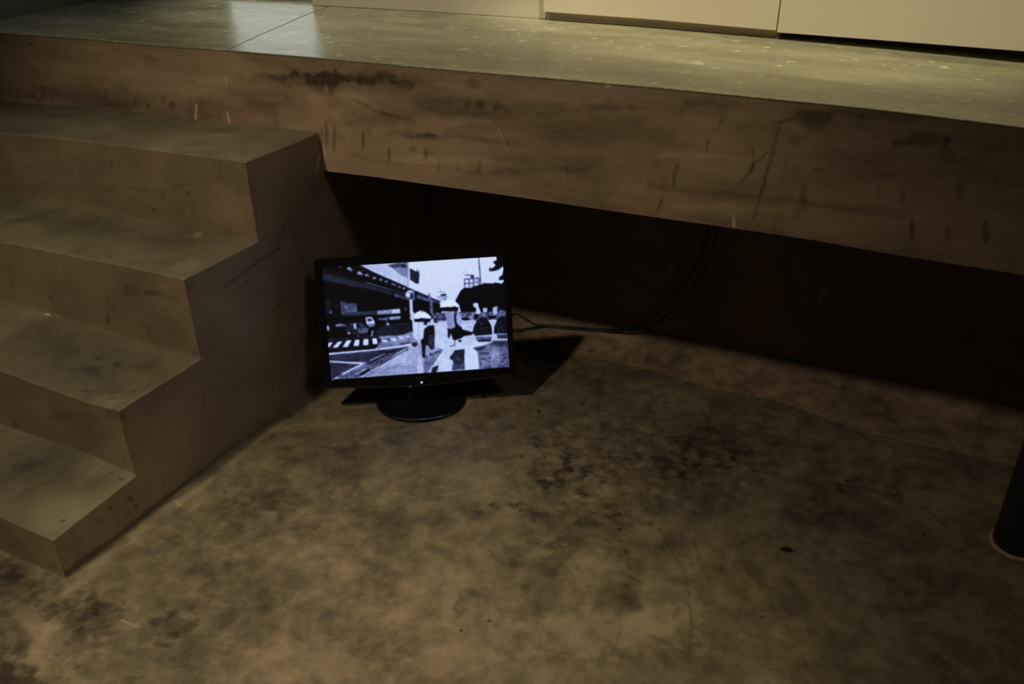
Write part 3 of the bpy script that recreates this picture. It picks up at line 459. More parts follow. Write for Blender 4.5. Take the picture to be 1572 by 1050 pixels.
# the picture on the screen, painted into the colours of a fine grid
ART= [[0.02,1,0,[-15,-46,179,-22,280,70,389,161,466,224,511,265,574,312,633,370,640,469,589,512,462,649,-47,647]],[0.8,1,0,[186,-19,321,-13,471,-3,463,214,390,149,280,58]],[0.66,0.6,0,[222,-18,224,61,228,61,225,-19]],[0.66,0.6,0,[252,-15,253,80,257,80,255,-15]],[0.66,0.6,0,[304,-10,305,114,308,114,307,-10]],[0.66,0.6,0,[342,-6,342,138,345,138,345,-6]],[0.66,0.6,0,[375,-2,375,159,378,159,379,-2]],[0.66,0.6,0,[420,3,419,188,422,188,424,3]],[0.66,0.6,0,[447,5,445,205,448,205,450,5]],[0.66,0.5,0,[192,-10,319,47,320,42,193,-14]],[0.66,0.5,0,[318,46,463,123,464,118,319,41]],[0.5,1,0,[354,18,430,-2,471,-3,466,145,422,98,390,52]],[0.3,1,0,[369,18,429,5,428,38,386,45]],[0.25,1,0,[459,32,457,40,451,46,445,47,438,44,434,38,432,29,434,21,439,15,446,14,453,17,457,23]],[0.6,1,0,[413,48,466,48,462,138,419,91]],[0.2,1,0,[482,56,520,93,516,202,478,158]],[0.2,1,0,[518,78,534,107,525,200,514,189]],[0.45,1,0,[516,67,533,98,537,93,520,62]],[0.9,0.6,0,[509,232,574,303,578,293,513,222]],[0.16,1,0,[178,-19,193,-18,280,67,466,221,466,233,385,175,272,87]],[0.42,1,0,[510,289,571,339,636,383,636,392,568,363,509,323]],[0.06,1,0,[509,268,573,325,576,318,512,261]],[0.06,1,0,[571,324,636,375,638,367,574,316]],[0.5,1,0,[510,276,571,332,573,328,511,272]],[0.5,1,0,[570,331,632,380,633,376,571,327]],[0.55,0.85,0,[114,1,113,6,109,10,104,11,99,9,96,5,95,-1,96,-7,100,-10,105,-11,110,-9,113,-5]],[0.65,0.85,0,[163,26,161,33,156,38,150,39,143,37,139,31,137,23,140,16,144,11,151,10,157,13,162,19]],[0.55,0.85,0,[170,43,168,48,165,52,160,53,156,51,153,47,152,41,153,36,157,33,161,32,166,34,169,38]],[0.65,0.85,0,[218,73,216,80,211,85,204,87,197,84,193,78,191,70,193,62,198,57,205,55,212,58,217,65]],[0.55,0.85,0,[227,86,226,90,223,93,219,94,215,93,212,89,211,84,212,79,215,76,220,75,224,77,226,81]],[0.65,0.85,0,[254,95,253,101,248,105,243,106,237,104,233,99,232,92,234,86,238,82,244,80,249,83,253,88]],[0.55,0.85,0,[262,104,260,109,258,112,254,112,250,111,247,107,247,103,248,99,251,96,254,95,258,97,261,100]],[0.65,0.85,0,[295,123,293,130,289,134,283,135,277,133,273,127,272,121,274,114,278,110,284,109,290,111,293,117]],[0.55,0.85,0,[329,142,327,148,323,152,318,153,313,151,309,146,308,140,310,134,314,130,319,129,324,131,328,136]],[0.55,0.85,0,[358,162,356,168,352,171,347,172,343,170,339,166,338,160,340,155,343,151,348,150,353,152,357,156]],[0.55,0.85,0,[391,188,389,194,385,197,380,198,376,196,372,192,371,186,373,181,376,177,381,176,386,178,390,182]],[0.55,0.85,0,[403,199,402,203,399,206,395,207,391,205,389,201,388,197,389,193,392,190,396,189,400,191,402,194]],[0.55,0.85,0,[427,216,426,222,422,226,417,227,412,225,409,220,408,214,409,209,413,205,418,204,423,206,426,211]],[0.55,0.85,0,[451,231,449,236,446,240,441,241,437,239,434,235,432,229,434,224,437,221,442,220,446,222,450,226]],[0.1,1,0,[4,16,239,157,386,245,385,282,237,205,0,119]],[0.23,0.9,0,[6,53,91,92,238,169,236,211,177,192,70,138,0,107]],[0.2,1,0,[238,172,371,244,370,280,236,211]],[0.5,1,0,[237,161,313,202,314,195,239,154]],[0.5,1,0,[311,201,449,287,451,280,312,194]],[0.33,1,0,[385,264,452,301,451,332,384,300]],[0.2,1,0,[-1,12,30,31,31,26,1,7]],[0.32,1,0,[84,301,130,324,177,335,179,415,87,432]],[0.42,0.6,0,[107,337,170,350,172,405,107,410]],[0.14,1,0,[2,280,32,286,32,353,43,409,2,411]],[0.4,1,0,[41,400,39,406,35,410,30,411,25,408,21,404,20,397,22,391,26,387,31,386,36,388,40,393]],[0.16,1,0,[74,351,72,359,68,364,62,365,56,363,53,357,51,349,53,342,58,336,63,335,69,338,73,344]],[0.25,1,0,[175,411,285,411,283,448,189,446,87,438]],[0.6,1,0,[285,411,410,407,412,450,283,448]],[0.8,1,0,[365,409,412,407,412,447,367,446]],[0.4,1,0,[282,481,335,478,334,505,293,498]],[0.62,1,0,[347,473,411,471,410,502,350,501]],[0.4,1,0,[347,543,466,550,466,545,347,538]],[0.16,1,0,[322,535,465,554,462,649,276,634,259,589]],[0.85,1,0,[348,539,346,543,342,545,337,546,333,544,329,541,328,537,329,533,333,530,338,530,343,531,346,535]],[0.3,1,0,[334,465,332,527,342,528,345,466]],[0.45,1,0,[338,556,404,645,406,641,340,553]],[0.2,1,0,[268,624,411,593,411,588,268,619]],[0.2,1,0,[410,593,464,596,464,591,410,588]],[0.45,1,0,[48,510,77,504,107,514,108,532,51,530]],[0.6,1,0,[-3,517,16,516,16,562,-1,560]],[0.16,1,0,[102,535,119,500,202,503,222,551,237,568,231,611,170,619,118,607,100,584]],[0.75,1,0,[148,512,163,511,163,563,150,559]],[0.35,1,0,[165,514,199,515,213,550,169,558]],[0.12,1,0,[183,535,182,542,178,547,173,549,169,546,165,540,164,533,166,525,170,520,174,518,179,521,182,527]],[0.36,1,0,[169,561,222,554,231,574,220,603,171,604]],[0.2,0.8,0,[108,566,161,578,160,603,114,594]],[0.85,1,0,[126,596,125,600,122,603,119,604,115,602,113,599,112,594,113,590,116,587,119,586,123,588,125,591]],[0.6,1,0,[141,521,140,524,139,526,136,526,134,525,133,523,132,520,133,517,135,515,137,514,139,515,141,518]],[0.02,1,0,[191,621,189,627,184,630,177,631,171,629,166,624,165,619,167,613,172,610,178,609,185,611,189,616]],[0.02,1,0,[242,593,241,604,237,611,233,614,229,611,226,602,226,592,227,581,231,573,235,571,239,574,242,583]],[0.7,1,0,[173,619,173,624,171,628,170,629,168,627,167,624,167,619,168,614,169,611,171,609,172,611,173,615]],[0.82,1,0,[218,468,234,462,252,466,266,504,267,544,237,553,220,523]],[0.22,1,0,[225,476,248,476,255,500,230,503]],[0.55,1,0,[223,527,265,525,266,541,238,547]],[0.7,0.8,0,[247,583,238,635,248,639,257,587]],[0.1,1,0,[-9,639,276,631,462,630,496,739,404,747,252,755,-15,774]],[0.6,0.9,0,[283,641,409,643,501,604,496,757,458,747,252,755,280,715]],[0.45,1,0,[-2,641,276,636,276,632,-2,637]],[0.45,1,0,[275,636,459,644,459,640,275,632]],[0.85,1,0,[-1,671,30,662,7,708,-2,710]],[0.9,1,0,[55,665,83,662,50,716,24,713]],[0.9,1,0,[104,658,131,658,107,717,79,714]],[0.9,1,0,[152,657,176,659,168,714,139,711]],[0.92,1,0,[197,657,225,657,221,713,192,710]],[0.92,1,0,[245,655,271,657,273,708,248,708]],[0.9,1,0,[301,674,331,683,328,697,300,692]],[0.88,1,0,[345,662,371,669,380,690,354,686]],[0.85,1,0,[385,649,415,662,428,683,398,675]],[0.85,1,0,[424,648,446,650,457,667,434,664]],[0.15,1,0,[273,652,294,661,292,697,277,696]],[0.2,0.8,0,[316,663,339,669,346,688,331,686]],[0.2,1,0,[394,718,456,707,447,721,398,728]],[0.3,1,0,[378,652,392,675,381,670]],[0.26,1,0,[-1,775,252,764,458,747,496,757,486,1005,166,996,-2,1001]],[0.4,1,0,[53,955,205,873,288,808,384,782,382,831,166,996,13,1000]],[0.72,1,0,[384,788,458,744,496,745,486,1008,181,997,268,930]],[0.6,0.7,0,[268,930,360,903,486,942,486,1008,181,997]],[0.9,1,0,[-1,760,252,752,405,738,459,725,458,744,404,753,252,764,-1,775]],[0.14,1,0,[270,769,327,775,384,779,372,792,319,799,289,790]],[0.86,1,0,[0,828,107,851,205,867,186,880,103,864,-1,840]],[0.86,1,0,[209,867,68,960,61,951,171,877]],[0.75,1,0,[8,996,27,982,47,973,31,996]],[0.12,1,0,[209,891,309,814,307,805,206,882]],[0.12,1,0,[307,816,328,804,326,795,305,806]],[0.14,1,0,[163,985,219,941,214,922,158,966]],[0.72,1,0,[133,975,197,928,195,920,131,967]],[0.7,1,0,[225,855,313,802,311,794,223,847]],[0.8,1,0,[166,1002,271,922,268,911,163,991]],[0.8,1,0,[269,924,374,837,370,826,265,913]],[0.22,1,0,[265,915,373,827,371,819,262,908]],[0.22,1,0,[371,828,440,773,438,765,369,821]],[0.2,1,0,[384,794,421,763,419,758,382,789]],[0.25,1,0,[441,779,440,782,436,784,432,784,427,783,424,780,422,777,424,774,427,772,432,772,437,773,440,776]],[0.3,0.5,0,[239,883,235,889,223,892,208,892,193,889,182,883,178,876,183,870,194,867,209,867,224,871,235,876]],[0.55,0.7,0,[266,964,360,931,360,924,265,958]],[0.5,0.7,0,[220,977,321,957,321,951,219,971]],[0.82,1,0,[502,512,1004,567,1000,1013,483,1004]],[0.62,0.8,0,[495,708,618,784,616,833,562,945,533,997,484,998]],[0.78,0.9,0,[491,794,512,852,514,995,484,998]],[0.02,1,0,[720,370,737,326,753,285,777,257,807,267,838,246,876,241,884,229,941,239,945,230,990,247,1009,264,1005,509,747,474,741,419]],[0.05,1,0,[964,-8,998,-4,1003,87,971,120,945,129,918,128,921,97,942,102,958,76,943,47,965,34]],[0.03,1,0,[998,129,1013,137,1009,252,983,252,1003,212,969,211,975,181,991,171]],[0.3,1,0,[940,117,939,125,935,130,929,131,924,129,920,123,919,115,921,107,925,101,930,100,936,103,939,109]],[0.45,1,0,[862,-3,864,233,873,233,870,-3]],[0.75,0.9,0,[776,175,856,175,873,237,846,250,777,264]],[0.3,1,0,[777,177,775,259,779,259,782,177]],[0.3,1,0,[802,180,801,268,806,268,807,180]],[0.3,1,0,[827,176,826,252,831,252,831,176]],[0.3,1,0,[855,173,857,241,862,240,860,173]],[0.3,1,0,[775,189,857,185,856,176,775,180]],[0.3,1,0,[773,228,855,224,855,216,773,219]],[0.92,1,0,[800,205,799,211,796,215,792,216,788,214,785,210,784,203,785,197,788,193,792,192,797,194,799,199]],[0.92,1,0,[824,205,823,211,820,215,816,216,813,214,810,209,809,203,810,197,813,193,817,192,821,194,824,199]],[0.9,1,0,[800,248,798,252,795,256,790,257,786,255,783,251,782,246,783,241,786,238,791,237,795,239,799,243]],[0.9,1,0,[849,232,848,238,845,242,842,243,839,241,837,237,836,230,837,224,840,220,843,219,846,221,848,226]],[0.3,1,0,[785,152,835,159,835,149,785,143]],[0.15,1,0,[834,167,833,172,829,174,823,175,818,173,814,170,813,165,815,161,819,158,824,158,829,160,833,163]],[0.7,0.7,0,[771,132,799,97,797,92,768,127]],[0.75,0.7,0,[787,88,795,127,798,126,790,87]],[0.4,0.6,0,[856,223,877,229,876,244,855,242]],[0.55,0.5,0,[619,320,673,307,679,345,640,365,618,344]],[0.5,1,0,[618,287,667,288,667,282,618,281]],[0.5,1,0,[639,260,642,287,645,286,642,260]],[0.12,1,0,[641,304,671,301,672,319,642,317]],[0.4,1,0,[615,322,680,335,680,330,615,317]],[0.4,1,0,[671,353,670,356,667,359,663,359,660,358,657,355,656,351,657,348,660,345,664,345,668,346,670,349]],[0.14,0.7,0,[824,324,822,328,816,330,809,331,801,329,796,325,794,320,796,316,802,314,809,314,817,315,822,319]],[0.14,0.7,0,[850,345,848,349,842,351,835,352,827,350,822,346,820,342,822,338,828,335,835,335,843,337,848,340]],[0.14,0.7,0,[840,295,838,299,833,301,825,302,817,300,812,296,810,292,812,288,818,285,826,285,833,287,839,290]],[0.14,0.7,0,[816,353,813,357,808,360,800,360,793,358,787,354,785,350,787,346,793,343,801,343,808,345,814,349]],[0.85,0.5,0,[568,3,561,296,565,297,572,3]],[0.42,1,0,[572,287,575,467,588,466,585,286]],[0.6,1,0,[586,351,585,489,591,490,593,351]],[0.1,0.7,0,[597,366,621,381,617,479,594,476]],[0.4,1,0.6,[591,463,747,474,1002,490,1000,570,589,525]],[0.4,1,0.6,[591,460,747,478,1002,506,1000,549,832,567,744,545,668,543,592,540]],[0.8,1,0,[744,551,824,554,815,608,798,656,742,625]],[0.6,1,0,[747,573,820,581,821,575,747,567]],[0.86,1,0,[818,409,829,399,846,404,849,443,856,474,857,502,826,502,835,454,817,427]],[0.78,1,0,[870,451,896,451,895,479,880,495,871,476]],[0.75,1,0,[925,454,952,442,948,518,927,516]],[0.3,1,0,[952,452,950,523,956,524,959,453]],[0.5,0.8,0,[961,467,994,489,992,557,954,553]],[0.06,1,0,[844,528,841,537,834,543,825,544,815,541,808,533,806,524,809,515,816,509,826,508,835,511,842,519]],[0.7,0.8,0,[749,527,799,520,830,493,837,506,805,552]],[0.05,1,0,[794,541,791,548,782,552,771,552,760,549,751,543,749,536,752,530,760,526,772,525,783,528,791,534]],[0.05,1,0,[841,525,839,537,834,545,828,548,823,544,819,535,818,522,820,510,824,502,830,499,836,503,839,512]],[0.05,1,0,[894,524,944,527,943,548,904,556]],[0.04,1,0,[631,413,737,421,732,464,637,456]],[0.98,1,0,[631,420,639,389,659,364,686,359,716,373,736,400,743,422,729,430,711,415,703,424,673,420,650,421]],[0.02,0.5,0,[701,422,702,468,721,467,720,421]],[0.06,1,0,[502,503,578,511,571,547,501,536]],[0.98,1,0,[461,498,481,467,504,448,531,432,564,470,584,506,570,514,525,503,502,509,479,502,460,504]],[0.2,1,0,[538,442,537,449,535,454,533,455,530,453,529,448,529,441,529,435,531,430,534,428,536,430,537,435]],[0.62,0.8,0,[470,-6,461,232,470,233,479,-5]],[0.45,1,0,[450,258,473,243,499,258,500,331,477,353,451,332]],[0.88,1,0,[473,291,471,302,466,309,459,311,453,307,449,299,447,289,449,279,454,271,461,269,467,273,472,281]],[0.8,1,0,[491,263,489,267,484,270,476,270,468,268,463,264,461,260,463,256,469,253,477,253,484,255,490,259]],[0.2,1,0,[476,280,490,287,485,329,472,316]],[0.82,1,0,[467,334,464,455,481,457,484,335]],[0.82,1,0,[464,445,466,518,483,517,481,444]],[0.3,0.8,0,[453,418,451,427,447,433,441,435,436,432,432,424,431,415,432,406,437,400,443,398,448,401,452,408]],[0.82,1,0,[474,444,473,624,486,624,487,444]],[0.55,1,0,[477,618,475,720,481,720,482,618]],[0.15,0.8,0,[463,717,494,714,493,745,476,761,462,741]],[0.85,1,0,[478,534,543,538,535,608,528,681,495,696,473,675]],[0.5,0.7,0,[507,542,497,691,501,691,510,542]],[0.08,1,0,[537,602,564,574,593,577,594,639,585,786,566,793,550,751,537,750,534,799,529,860,516,859,517,760,512,698,528,687]],[0.3,0.8,0,[559,660,590,657,585,780,564,784,554,746]],[0.1,0.8,0,[557,555,556,564,551,570,545,572,540,569,536,562,535,552,537,543,541,537,547,535,552,538,556,545]],[0.2,1,0,[619,537,617,548,612,555,605,558,598,554,593,545,592,534,594,523,600,516,606,514,613,517,618,526]],[0.6,1,0,[617,540,616,543,614,545,611,545,608,544,606,542,606,539,606,536,609,534,611,533,614,534,616,537]],[0.25,1,0,[571,837,570,845,566,851,562,852,557,850,554,843,553,835,555,827,558,822,563,820,567,823,571,829]],[0.6,1,0,[567,796,591,805,592,799,567,790]],[0.62,1,0,[656,461,717,462,746,490,748,545,743,594,711,618,670,613,664,542]],[0.12,1,0,[708,492,718,493,719,567,735,599,711,618,708,565]],[0.8,0.5,0,[699,483,694,608,699,609,703,483]],[0.15,0.8,0,[714,437,729,439,723,499,710,492]],[0.75,0.7,0,[719,511,746,508,743,588,728,592]],[0.04,1,0,[688,619,727,595,744,606,749,632,787,651,811,666,801,684,755,691,739,708,708,720,694,721,688,686,681,624]],[0.15,1,0,[666,610,685,618,685,661,670,706,665,684]],[0.15,1,0,[740,732,739,738,735,741,730,742,725,740,722,736,721,730,722,725,726,721,731,720,736,722,739,727]],[0.3,1,0,[704,717,696,768,701,770,708,719]],[0.3,1,0,[671,779,704,773,703,763,670,770]],[0.09,1,0.3,[804,662,815,608,832,561,856,533,882,539,900,574,912,619,914,693,820,695]],[0.1,1,0.3,[923,682,929,621,950,555,974,533,1002,543,1000,694,931,690]],[0.33,0.8,0,[837,575,852,568,851,562,836,570]],[0.33,0.8,0,[849,567,866,577,867,572,851,562]],[0.33,0.8,0,[828,605,843,597,842,592,827,600]],[0.33,0.8,0,[841,597,857,607,858,602,842,592]],[0.33,0.8,0,[852,595,867,588,865,582,850,590]],[0.33,0.8,0,[864,588,880,597,882,592,865,582]],[0.33,0.8,0,[843,638,858,630,856,624,841,632]],[0.33,0.8,0,[855,630,871,640,873,634,856,624]],[0.33,0.8,0,[869,634,884,627,883,621,868,629]],[0.33,0.8,0,[882,627,898,636,899,631,883,621]],[0.33,0.8,0,[819,647,834,640,833,634,818,642]],[0.33,0.8,0,[832,639,848,649,849,644,833,634]],[0.33,0.8,0,[864,671,879,663,878,658,863,666]],[0.33,0.8,0,[877,663,893,673,894,668,878,658]],[0.33,0.8,0,[837,680,852,672,851,667,836,675]],[0.33,0.8,0,[850,672,866,682,867,677,851,667]],[0.33,0.8,0,[951,606,966,599,965,593,950,601]],[0.33,0.8,0,[963,599,980,608,981,603,964,593]],[0.33,0.8,0,[963,583,978,575,977,570,962,578]],[0.33,0.8,0,[975,575,992,585,993,580,977,570]],[0.33,0.8,0,[953,644,968,636,967,631,952,638]],[0.33,0.8,0,[966,636,982,646,983,641,967,631]],[0.33,0.8,0,[968,670,983,662,982,657,967,665]],[0.33,0.8,0,[980,662,997,672,998,667,982,657]],[0.33,0.8,0,[938,654,953,647,952,641,937,649]],[0.33,0.8,0,[950,646,967,656,968,651,951,641]],[0.35,1,0,[816,701,919,709,906,742,826,736]],[0.7,1,0,[813,704,921,715,922,708,813,697]],[0.5,1,0,[818,719,911,727,911,723,818,714]],[0.08,1,0,[826,736,910,741,898,756,837,750]],[0.75,1,0,[913,705,927,692,938,721,929,738,908,736]],[0.3,1,0,[938,693,1000,697,999,743,941,733]],[0.7,1,0,[932,696,1000,702,1000,694,932,688]],[0.45,1,0,[797,801,855,779,913,761,1000,752,1000,1001,829,999,823,832]],[0.28,0.9,0,[918,749,1000,755,1001,818,950,809,893,784]],[0.25,0.9,0,[805,805,874,788,858,823,815,831]],[0.62,0.6,0,[904,822,950,809,945,988,902,990]],[0.55,0.5,0,[842,834,911,829,899,983,841,995]],[0.28,0.8,0,[835,866,889,866,889,849,835,850]],[0.28,0.8,0,[838,915,903,912,903,899,838,901]],[0.3,0.3,0,[965,823,1004,821,1000,1001,960,1003]],[0.88,1,0,[754,815,797,804,816,821,827,882,821,998,748,996]],[0.9,1,0,[698,799,744,792,817,775,906,760,874,778,797,801,751,805,697,808]],[0.2,1,0,[697,811,728,808,755,805,749,873,748,991,675,995,685,928,683,896,669,895,668,864,684,847]],[0.35,0.7,0,[703,868,733,877,732,908,702,905]],[0.4,0.6,0,[677,939,750,941,748,991,675,995]],[0.45,0.8,0,[618,790,640,799,603,863,578,934,562,939,533,1001,518,999,528,848,586,817]],[0.18,1,0,[556,997,568,952,601,937,600,955,587,999]],[0.4,0.7,0,[517,927,562,945,545,999,514,995]],[0.9,0.8,0,[580,934,607,883,601,875,574,926]],[0.9,0.8,0,[605,887,644,800,638,793,599,879]]]

def paint():
    W, H, SSAA = 400, 250, 3
    ys, xs = np.mgrid[0:H*SSAA, 0:W*SSAA]; xs = (xs+.5)/(W*SSAA)*1000; ys = (ys+.5)/(H*SSAA)*1000
    img = 0.93-0.05*(ys/500)
    nz = vnoise(xs/14, ys/9, 91, 3)
    for lum, a, n, q in ART:
        px = np.array(q[0::2], float); py = np.array(q[1::2], float)
        x0 = max(0, int(px.min()/1000*W*SSAA)-1); x1 = min(W*SSAA, int(px.max()/1000*W*SSAA)+2)
        y0 = max(0, int(py.min()/1000*H*SSAA)-1); y1 = min(H*SSAA, int(py.max()/1000*H*SSAA)+2)
        if x1 <= x0 or y1 <= y0: continue
        X = xs[y0:y1, x0:x1]; Y = ys[y0:y1, x0:x1]; ins = np.zeros(X.shape, bool); k = len(px)
        for i in range(k):
            ax_, ay_, bx_, by_ = px[i], py[i], px[(i+1) % k], py[(i+1) % k]
            if ay_ == by_: continue
            c = ((ay_ > Y) != (by_ > Y)) & (X < (bx_-ax_)*(Y-ay_)/(by_-ay_)+ax_); ins ^= c
        sub = img[y0:y1, x0:x1]; val = np.clip(lum+(n*0.55*nz[y0:y1, x0:x1] if n else 0), 0, 1)
        img[y0:y1, x0:x1] = np.where(ins, sub*(1-a)+val*a, sub)
    img = img.reshape(H, SSAA, W, SSAA).mean((1, 3))
    yy, xx = np.mgrid[0:H, 0:W]; t1 = vnoise(xx/5.0, yy/3.5, 93, 3); t2 = vnoise(xx/26.0+3, yy/12.0, 94, 3)
    mid = np.clip(1-abs(img-.45)/.42, 0, 1)
    lowr = (yy > H*.42); img = img*(1+.03*t2)+(.20*t1+.12*t2)*mid+.07*t1*lowr*(img > .7)
    for _ in range(1):
        p = np.pad(img, 1, mode='edge'); img = .25*p[:-2, 1:-1]+.5*p[1:-1, 1:-1]+.25*p[2:, 1:-1]
        p = np.pad(img, 1, mode='edge'); img = .25*p[1:-1, :-2]+.5*p[1:-1, 1:-1]+.25*p[1:-1, 2:]
    g = np.array([.2, .6, .2]) ; g = g/g.sum()
    p = np.pad(img, 1, mode='edge'); img = g[0]*p[:-2, 1:-1]+g[1]*p[1:-1, 1:-1]+g[2]*p[2:, 1:-1]
    p = np.pad(img, 1, mode='edge'); img = g[0]*p[1:-1, :-2]+g[1]*p[1:-1, 1:-1]+g[2]*p[1:-1, 2:]
    return img
img = paint(); H, W = img.shape
L = np.clip(img, 0, 1)
rs = [0, .1, .3, .5, .7, .85, 1.0]
srgb = np.stack([np.interp(L, rs, [3, 9, 40, 98, 152, 190, 217]), np.interp(L, rs, [3, 10, 45, 108, 166, 206, 229]), np.interp(L, rs, [6, 17, 74, 156, 216, 242, 250])], -1)/255
lin = np.where(srgb < .04045, srgb/12.92, ((srgb+.055)/1.055)**2.4)
us = (np.arange(W)/(W-1)*2-1)*(HW+.0004); vs = -(np.arange(H)/(H-1)*2-1)*(HH+.0004)
UU, VV = np.meshgrid(us, vs, indexing='xy')
base = np.array(c0)[None, None, :]; PP = base+UU[..., None]*np.array(ax)+VV[..., None]*np.array(up_)+np.array(n_)*(-.0015)
me = bpy.data.meshes.new('screen'); V = PP.reshape(-1, 3)-np.array(mon.location)
idx = np.arange(W*H).reshape(H, W); Fq = np.stack([idx[:-1, :-1], idx[1:, :-1], idx[1:, 1:], idx[:-1, 1:]], -1).reshape(-1, 4)
me.vertices.add(len(V)); me.vertices.foreach_set('co', V.reshape(-1)); me.loops.add(Fq.size); me.loops.foreach_set('vertex_index', Fq.reshape(-1).astype(np.int32))
me.polygons.add(len(Fq)); me.polygons.foreach_set('loop_start', np.arange(0, Fq.size, 4, dtype=np.int32)); me.update(calc_edges=True); me.validate()
ca = me.color_attributes.new('picture', 'FLOAT_COLOR', 'POINT'); ca.data.foreach_set('color', np.concatenate([lin.reshape(-1, 3), np.ones((W*H, 1))], 1).reshape(-1).astype(np.float32))
m, nt, b = nodes('lit_screen'); b.inputs['Base Color'].default_value = (.004, .004, .005, 1); b.inputs['Roughness'].default_value = .35
a = nt.nodes.new('ShaderNodeAttribute'); a.attribute_name = 'picture'; nt.links.new(a.outputs['Color'], b.inputs['Emission Color']); b.inputs['Emission Strength'].default_value = 1.0
me.materials.append(m); so = bpy.data.objects.new('screen', me); COL.objects.link(so); so.parent = mon
so['label'] = 'lit screen with a black and white picture of a rainy street, umbrellas and a raised railway'
# solid panel behind the glass
loft('panel_backing', [loop(HW, HW, HH, HH, .0005, 0, -.0030), loop(HW, HW, HH, HH, .0005, 0, -.0120)], M_matte, mon, True, True)

# power light and maker's mark on the chin
def disc(name, u, v, r, d, mat, parent, k=14):
    c = mp(u, v, d); V = [tuple(c)]+[tuple(c+ax*r*math.cos(2*math.pi*i/k)+up_*r*math.sin(2*math.pi*i/k)) for i in range(k)]
    V2 = [tuple(Vector(p)-n_*.002) for p in V[1:]]
    F = [(0, 1+i, 1+(i+1) % k) for i in range(k)]+[(1+i, 1+k+i, 1+k+(i+1) % k, 1+(i+1) % k) for i in range(k)]
    return mesh_obj(name, V+V2, F, mat, parent)
LED = disc('power_light', .0005, -HH-.0245, .0024, .0022, M_led, mon)
LED['label'] = 'tiny violet-blue glowing light'
def bar(name, u0, u1, v0, v1, d0, d1, mat, parent):
    V = [tuple(mp(u, v, d)) for d in (d0, d1) for u, v in ((u0, v0), (u1, v0), (u1, v1), (u0, v1))]
    return mesh_obj(name, V, [(0, 3, 2, 1), (4, 5, 6, 7), (0, 1, 5, 4), (1, 2, 6, 5), (2, 3, 7, 6), (3, 0, 4, 7)], mat, parent, smooth=False)
for i in range(7):   # seven small unreadable letter strokes
    u = -.0155+i*.0045
    bar('brand_mark', u, u+.0030, -HH-.0125, -HH-.0100, .0008, .00145, M_logo, mon)

# foot: glossy oval dish, and a neck behind
ang = math.atan2(ax.y, ax.x); ex = Vector((math.cos(ang), math.sin(ang), 0)); ey = Vector((-math.sin(ang), math.cos(ang), 0))
bc = Vector(mon.location)
def ell(ru, rv, z, off=0, k=48): return [bc+ex*ru*math.cos(2*math.pi*i/k)+ey*(off+rv*math.sin(2*math.pi*i/k))+Vector((0, 0, z)) for i in range(k)]
loft('foot', [ell(.115, .097, .0), ell(.1205, .1025, .0015), ell(.1215, .1035, .0045), ell(.120, .102, .0075), ell(.113, .095, .0098), ell(.108, .090, .0090), ell(.09, .072, .0100), ell(.05, .045, .0125), ell(.044, .036, .018, .01), ell(.040, .028, .022, .012)], M_gloss, mon, True, True)
nk = []
for s in np.linspace(0, 1, 9):
    p = bc+ey*(.012+.052*s**1.3)+Vector((0, 0, .018+.115*s)); wu = .036-.008*s; wv = .020-.004*s
    nk.append([p+ex*wu*math.copysign(abs(math.cos(t))**.6, math.cos(t))+ey*wv*math.copysign(abs(math.sin(t))**.6, math.sin(t)) for t in np.linspace(0, 2*math.pi, 21)[:-1]])
loft('neck', nk, M_gloss, mon, True, True)

# ------------------------------------------------------------------ cables
def tube(name, pts, r, mat, parent=None, loc=None, k=8, sub=6):
    P_ = [Vector(p)*S for p in pts]; Q = []
    for i in range(len(P_)-1):
        a, b, c, d = P_[max(i-1, 0)], P_[i], P_[i+1], P_[min(i+2, len(P_)-1)]
        for j in range(sub):
            t = j/sub; Q.append(.5*((2*b)+(c-a)*t+(2*a-5*b+4*c-d)*t*t+(3*b-a-3*c+d)*t**3))
    Q.append(P_[-1]); V = []; F = []
    for i, p in enumerate(Q):
        d = (Q[min(i+1, len(Q)-1)]-Q[max(i-1, 0)]).normalized(); s = d.cross(Vector((.13, .2, .97))).normalized(); t = s.cross(d)
        V += [tuple(p+r*(s*math.cos(2*math.pi*q/k)+t*math.sin(2*math.pi*q/k))) for q in range(k)]
    for i in range(len(Q)-1):
        for q in range(k): F.append((i*k+q, i*k+(q+1) % k, (i+1)*k+(q+1) % k, (i+1)*k+q))
    F += [tuple(range(k)), tuple(range(len(V)-k, len(V)))]
    if loc is None and parent is None: loc = Q[0]
    return mesh_obj(name, V, F, mat, parent, loc=loc)
zf = .012
o = tube('cable', [(.20, .075, .20), (.22, .16, .15), (.26, .30, .04), (.316, .388, .021), (.35, .383, .020), (.40, .366, .016), (.43, .373, .017), (.486, .383, .020), (.54, .392, .023), (.598, .402, .026), (.655, .403, .040), (.697, .403, .062), (.732, .403, .095), (.762, .403, .137), (.800, .402, .198), (.832, .402, .270), (.848, .402, .325), (.855, .402, .40), (.857, .402, .50)], .0030, M_cable)
tag(o, 'black video cable behind the monitor, the upper of the two where they climb the wall', 'cable', 'black cables running right from the monitor')
o = tube('cable', [(.30, .085, .16), (.31, .18, .10), (.325, .29, .022), (.365, .318, .014), (.40, .345, .016), (.43, .3655, .0165), (.486, .374, .018), (.54, .384, .020), (.598, .393, .024), (.665, .394, .040), (.712, .394, .062), (.752, .394, .092), (.79, .394, .137), (.826, .394, .198), (.856, .394, .270), (.872, .394, .325), (.882, .394, .40), (.885, .394, .50)], .0030, M_cable)
tag(o, 'black power cable behind the monitor, the lower and right one where they climb the wall', 'cable', 'black cables running right from the monitor')
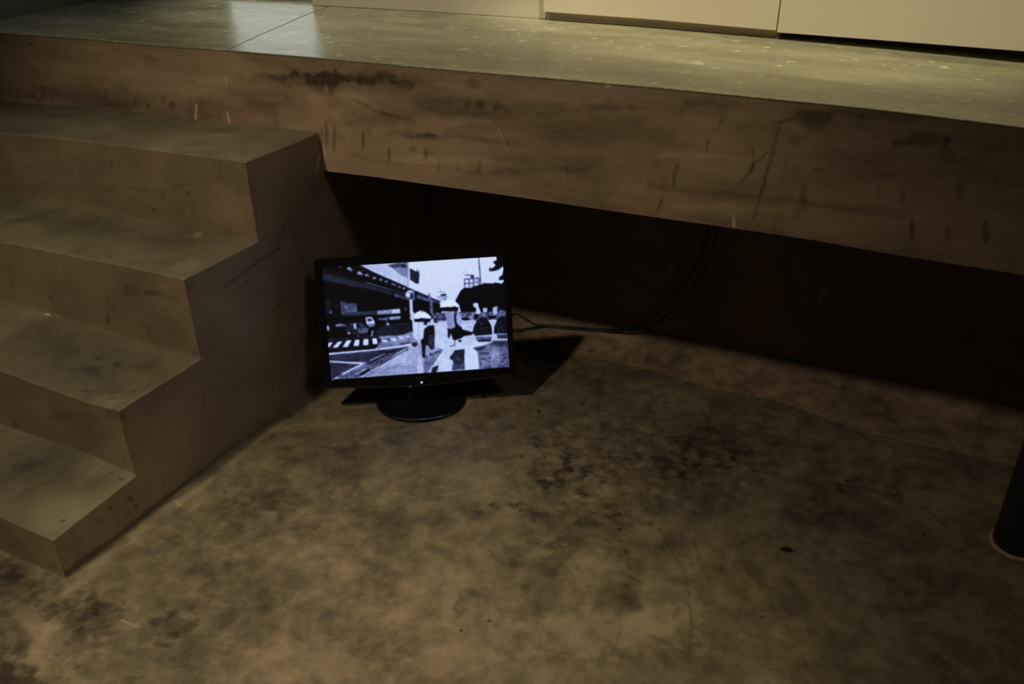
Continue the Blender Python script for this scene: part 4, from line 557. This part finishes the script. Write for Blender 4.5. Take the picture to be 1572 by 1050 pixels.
o = tube('cable_end', [(.372, .045, .075), (.385, .028, .030), (.40, .010, .0055), (.4348, -.0209, .0045)], .0032, M_cable)
tag(o, 'short black cable tail poking out on the floor right of the monitor foot', 'cable')

# ------------------------------------------------------------------ steel post at the right edge
pc = Vector((1.614*S, -.062*S, 0)); post = empty('steel_post', pc)
tag(post, 'round black painted steel post standing on the floor at the far right', 'post')
def ring(r, z, k=40, wob=0, seed=0):
    rr = np.random.RandomState(seed); return [pc+Vector(((r+wob*rr.uniform(-1, 1))*math.cos(2*math.pi*i/k), (r+wob*rr.uniform(-1, 1))*math.sin(2*math.pi*i/k), z)) for i in range(k)]
loft('pole', [ring(.0475, 0), ring(.0475, .06), ring(.0470, 1.2), ring(.0470, 2.75)], M_steel, post, True, True)
loft('mortar_ring', [ring(.054, 0, wob=.0014, seed=1), ring(.0535, .003, wob=.0012, seed=2), ring(.0490, .0055, wob=.0006, seed=3), ring(.0472, .0055)], M_ring, post)

# ------------------------------------------------------------------ small litter
def flake(name, c, u, v, h, mat, seed, label, cat):
    r = np.random.RandomState(seed); k = 9; top = []; bot = []
    c = Vector(c)*S; u = Vector(u)*S; v = Vector(v)*S
    for i in range(k):
        a = 2*math.pi*i/k; q = 1+.22*r.uniform(-1, 1); p = c+u*math.cos(a)*q+v*math.sin(a)*q
        bot.append(p); top.append(c+(p-c)*.82+Vector((0, 0, h*(.8+.4*r.rand()))))
    V = bot+top+[c+Vector((0, 0, h*1.25))]
    F = [(i, (i+1) % k, k+(i+1) % k, k+i) for i in range(k)]+[(k+i, k+(i+1) % k, 2*k) for i in range(k)]+[tuple(range(k))[::-1]]
    return tag(mesh_obj(name, V, F, mat, None, loc=c), label, cat)
flake('debris_chip', (1.2127, -.2630, .0003), (.0140, -.0010, 0), (.002, .0075, 0), .0030, M_chip, 3, 'small black oblong chip lying alone on the floor at right', 'debris')
flake('paint_flake', (-.4499, -.4920, .2690), (.0110, .0006, 0), (0, .0030, 0), .0015, M_flake, 5, 'tiny pale flake on the second step tread at the left', 'debris')
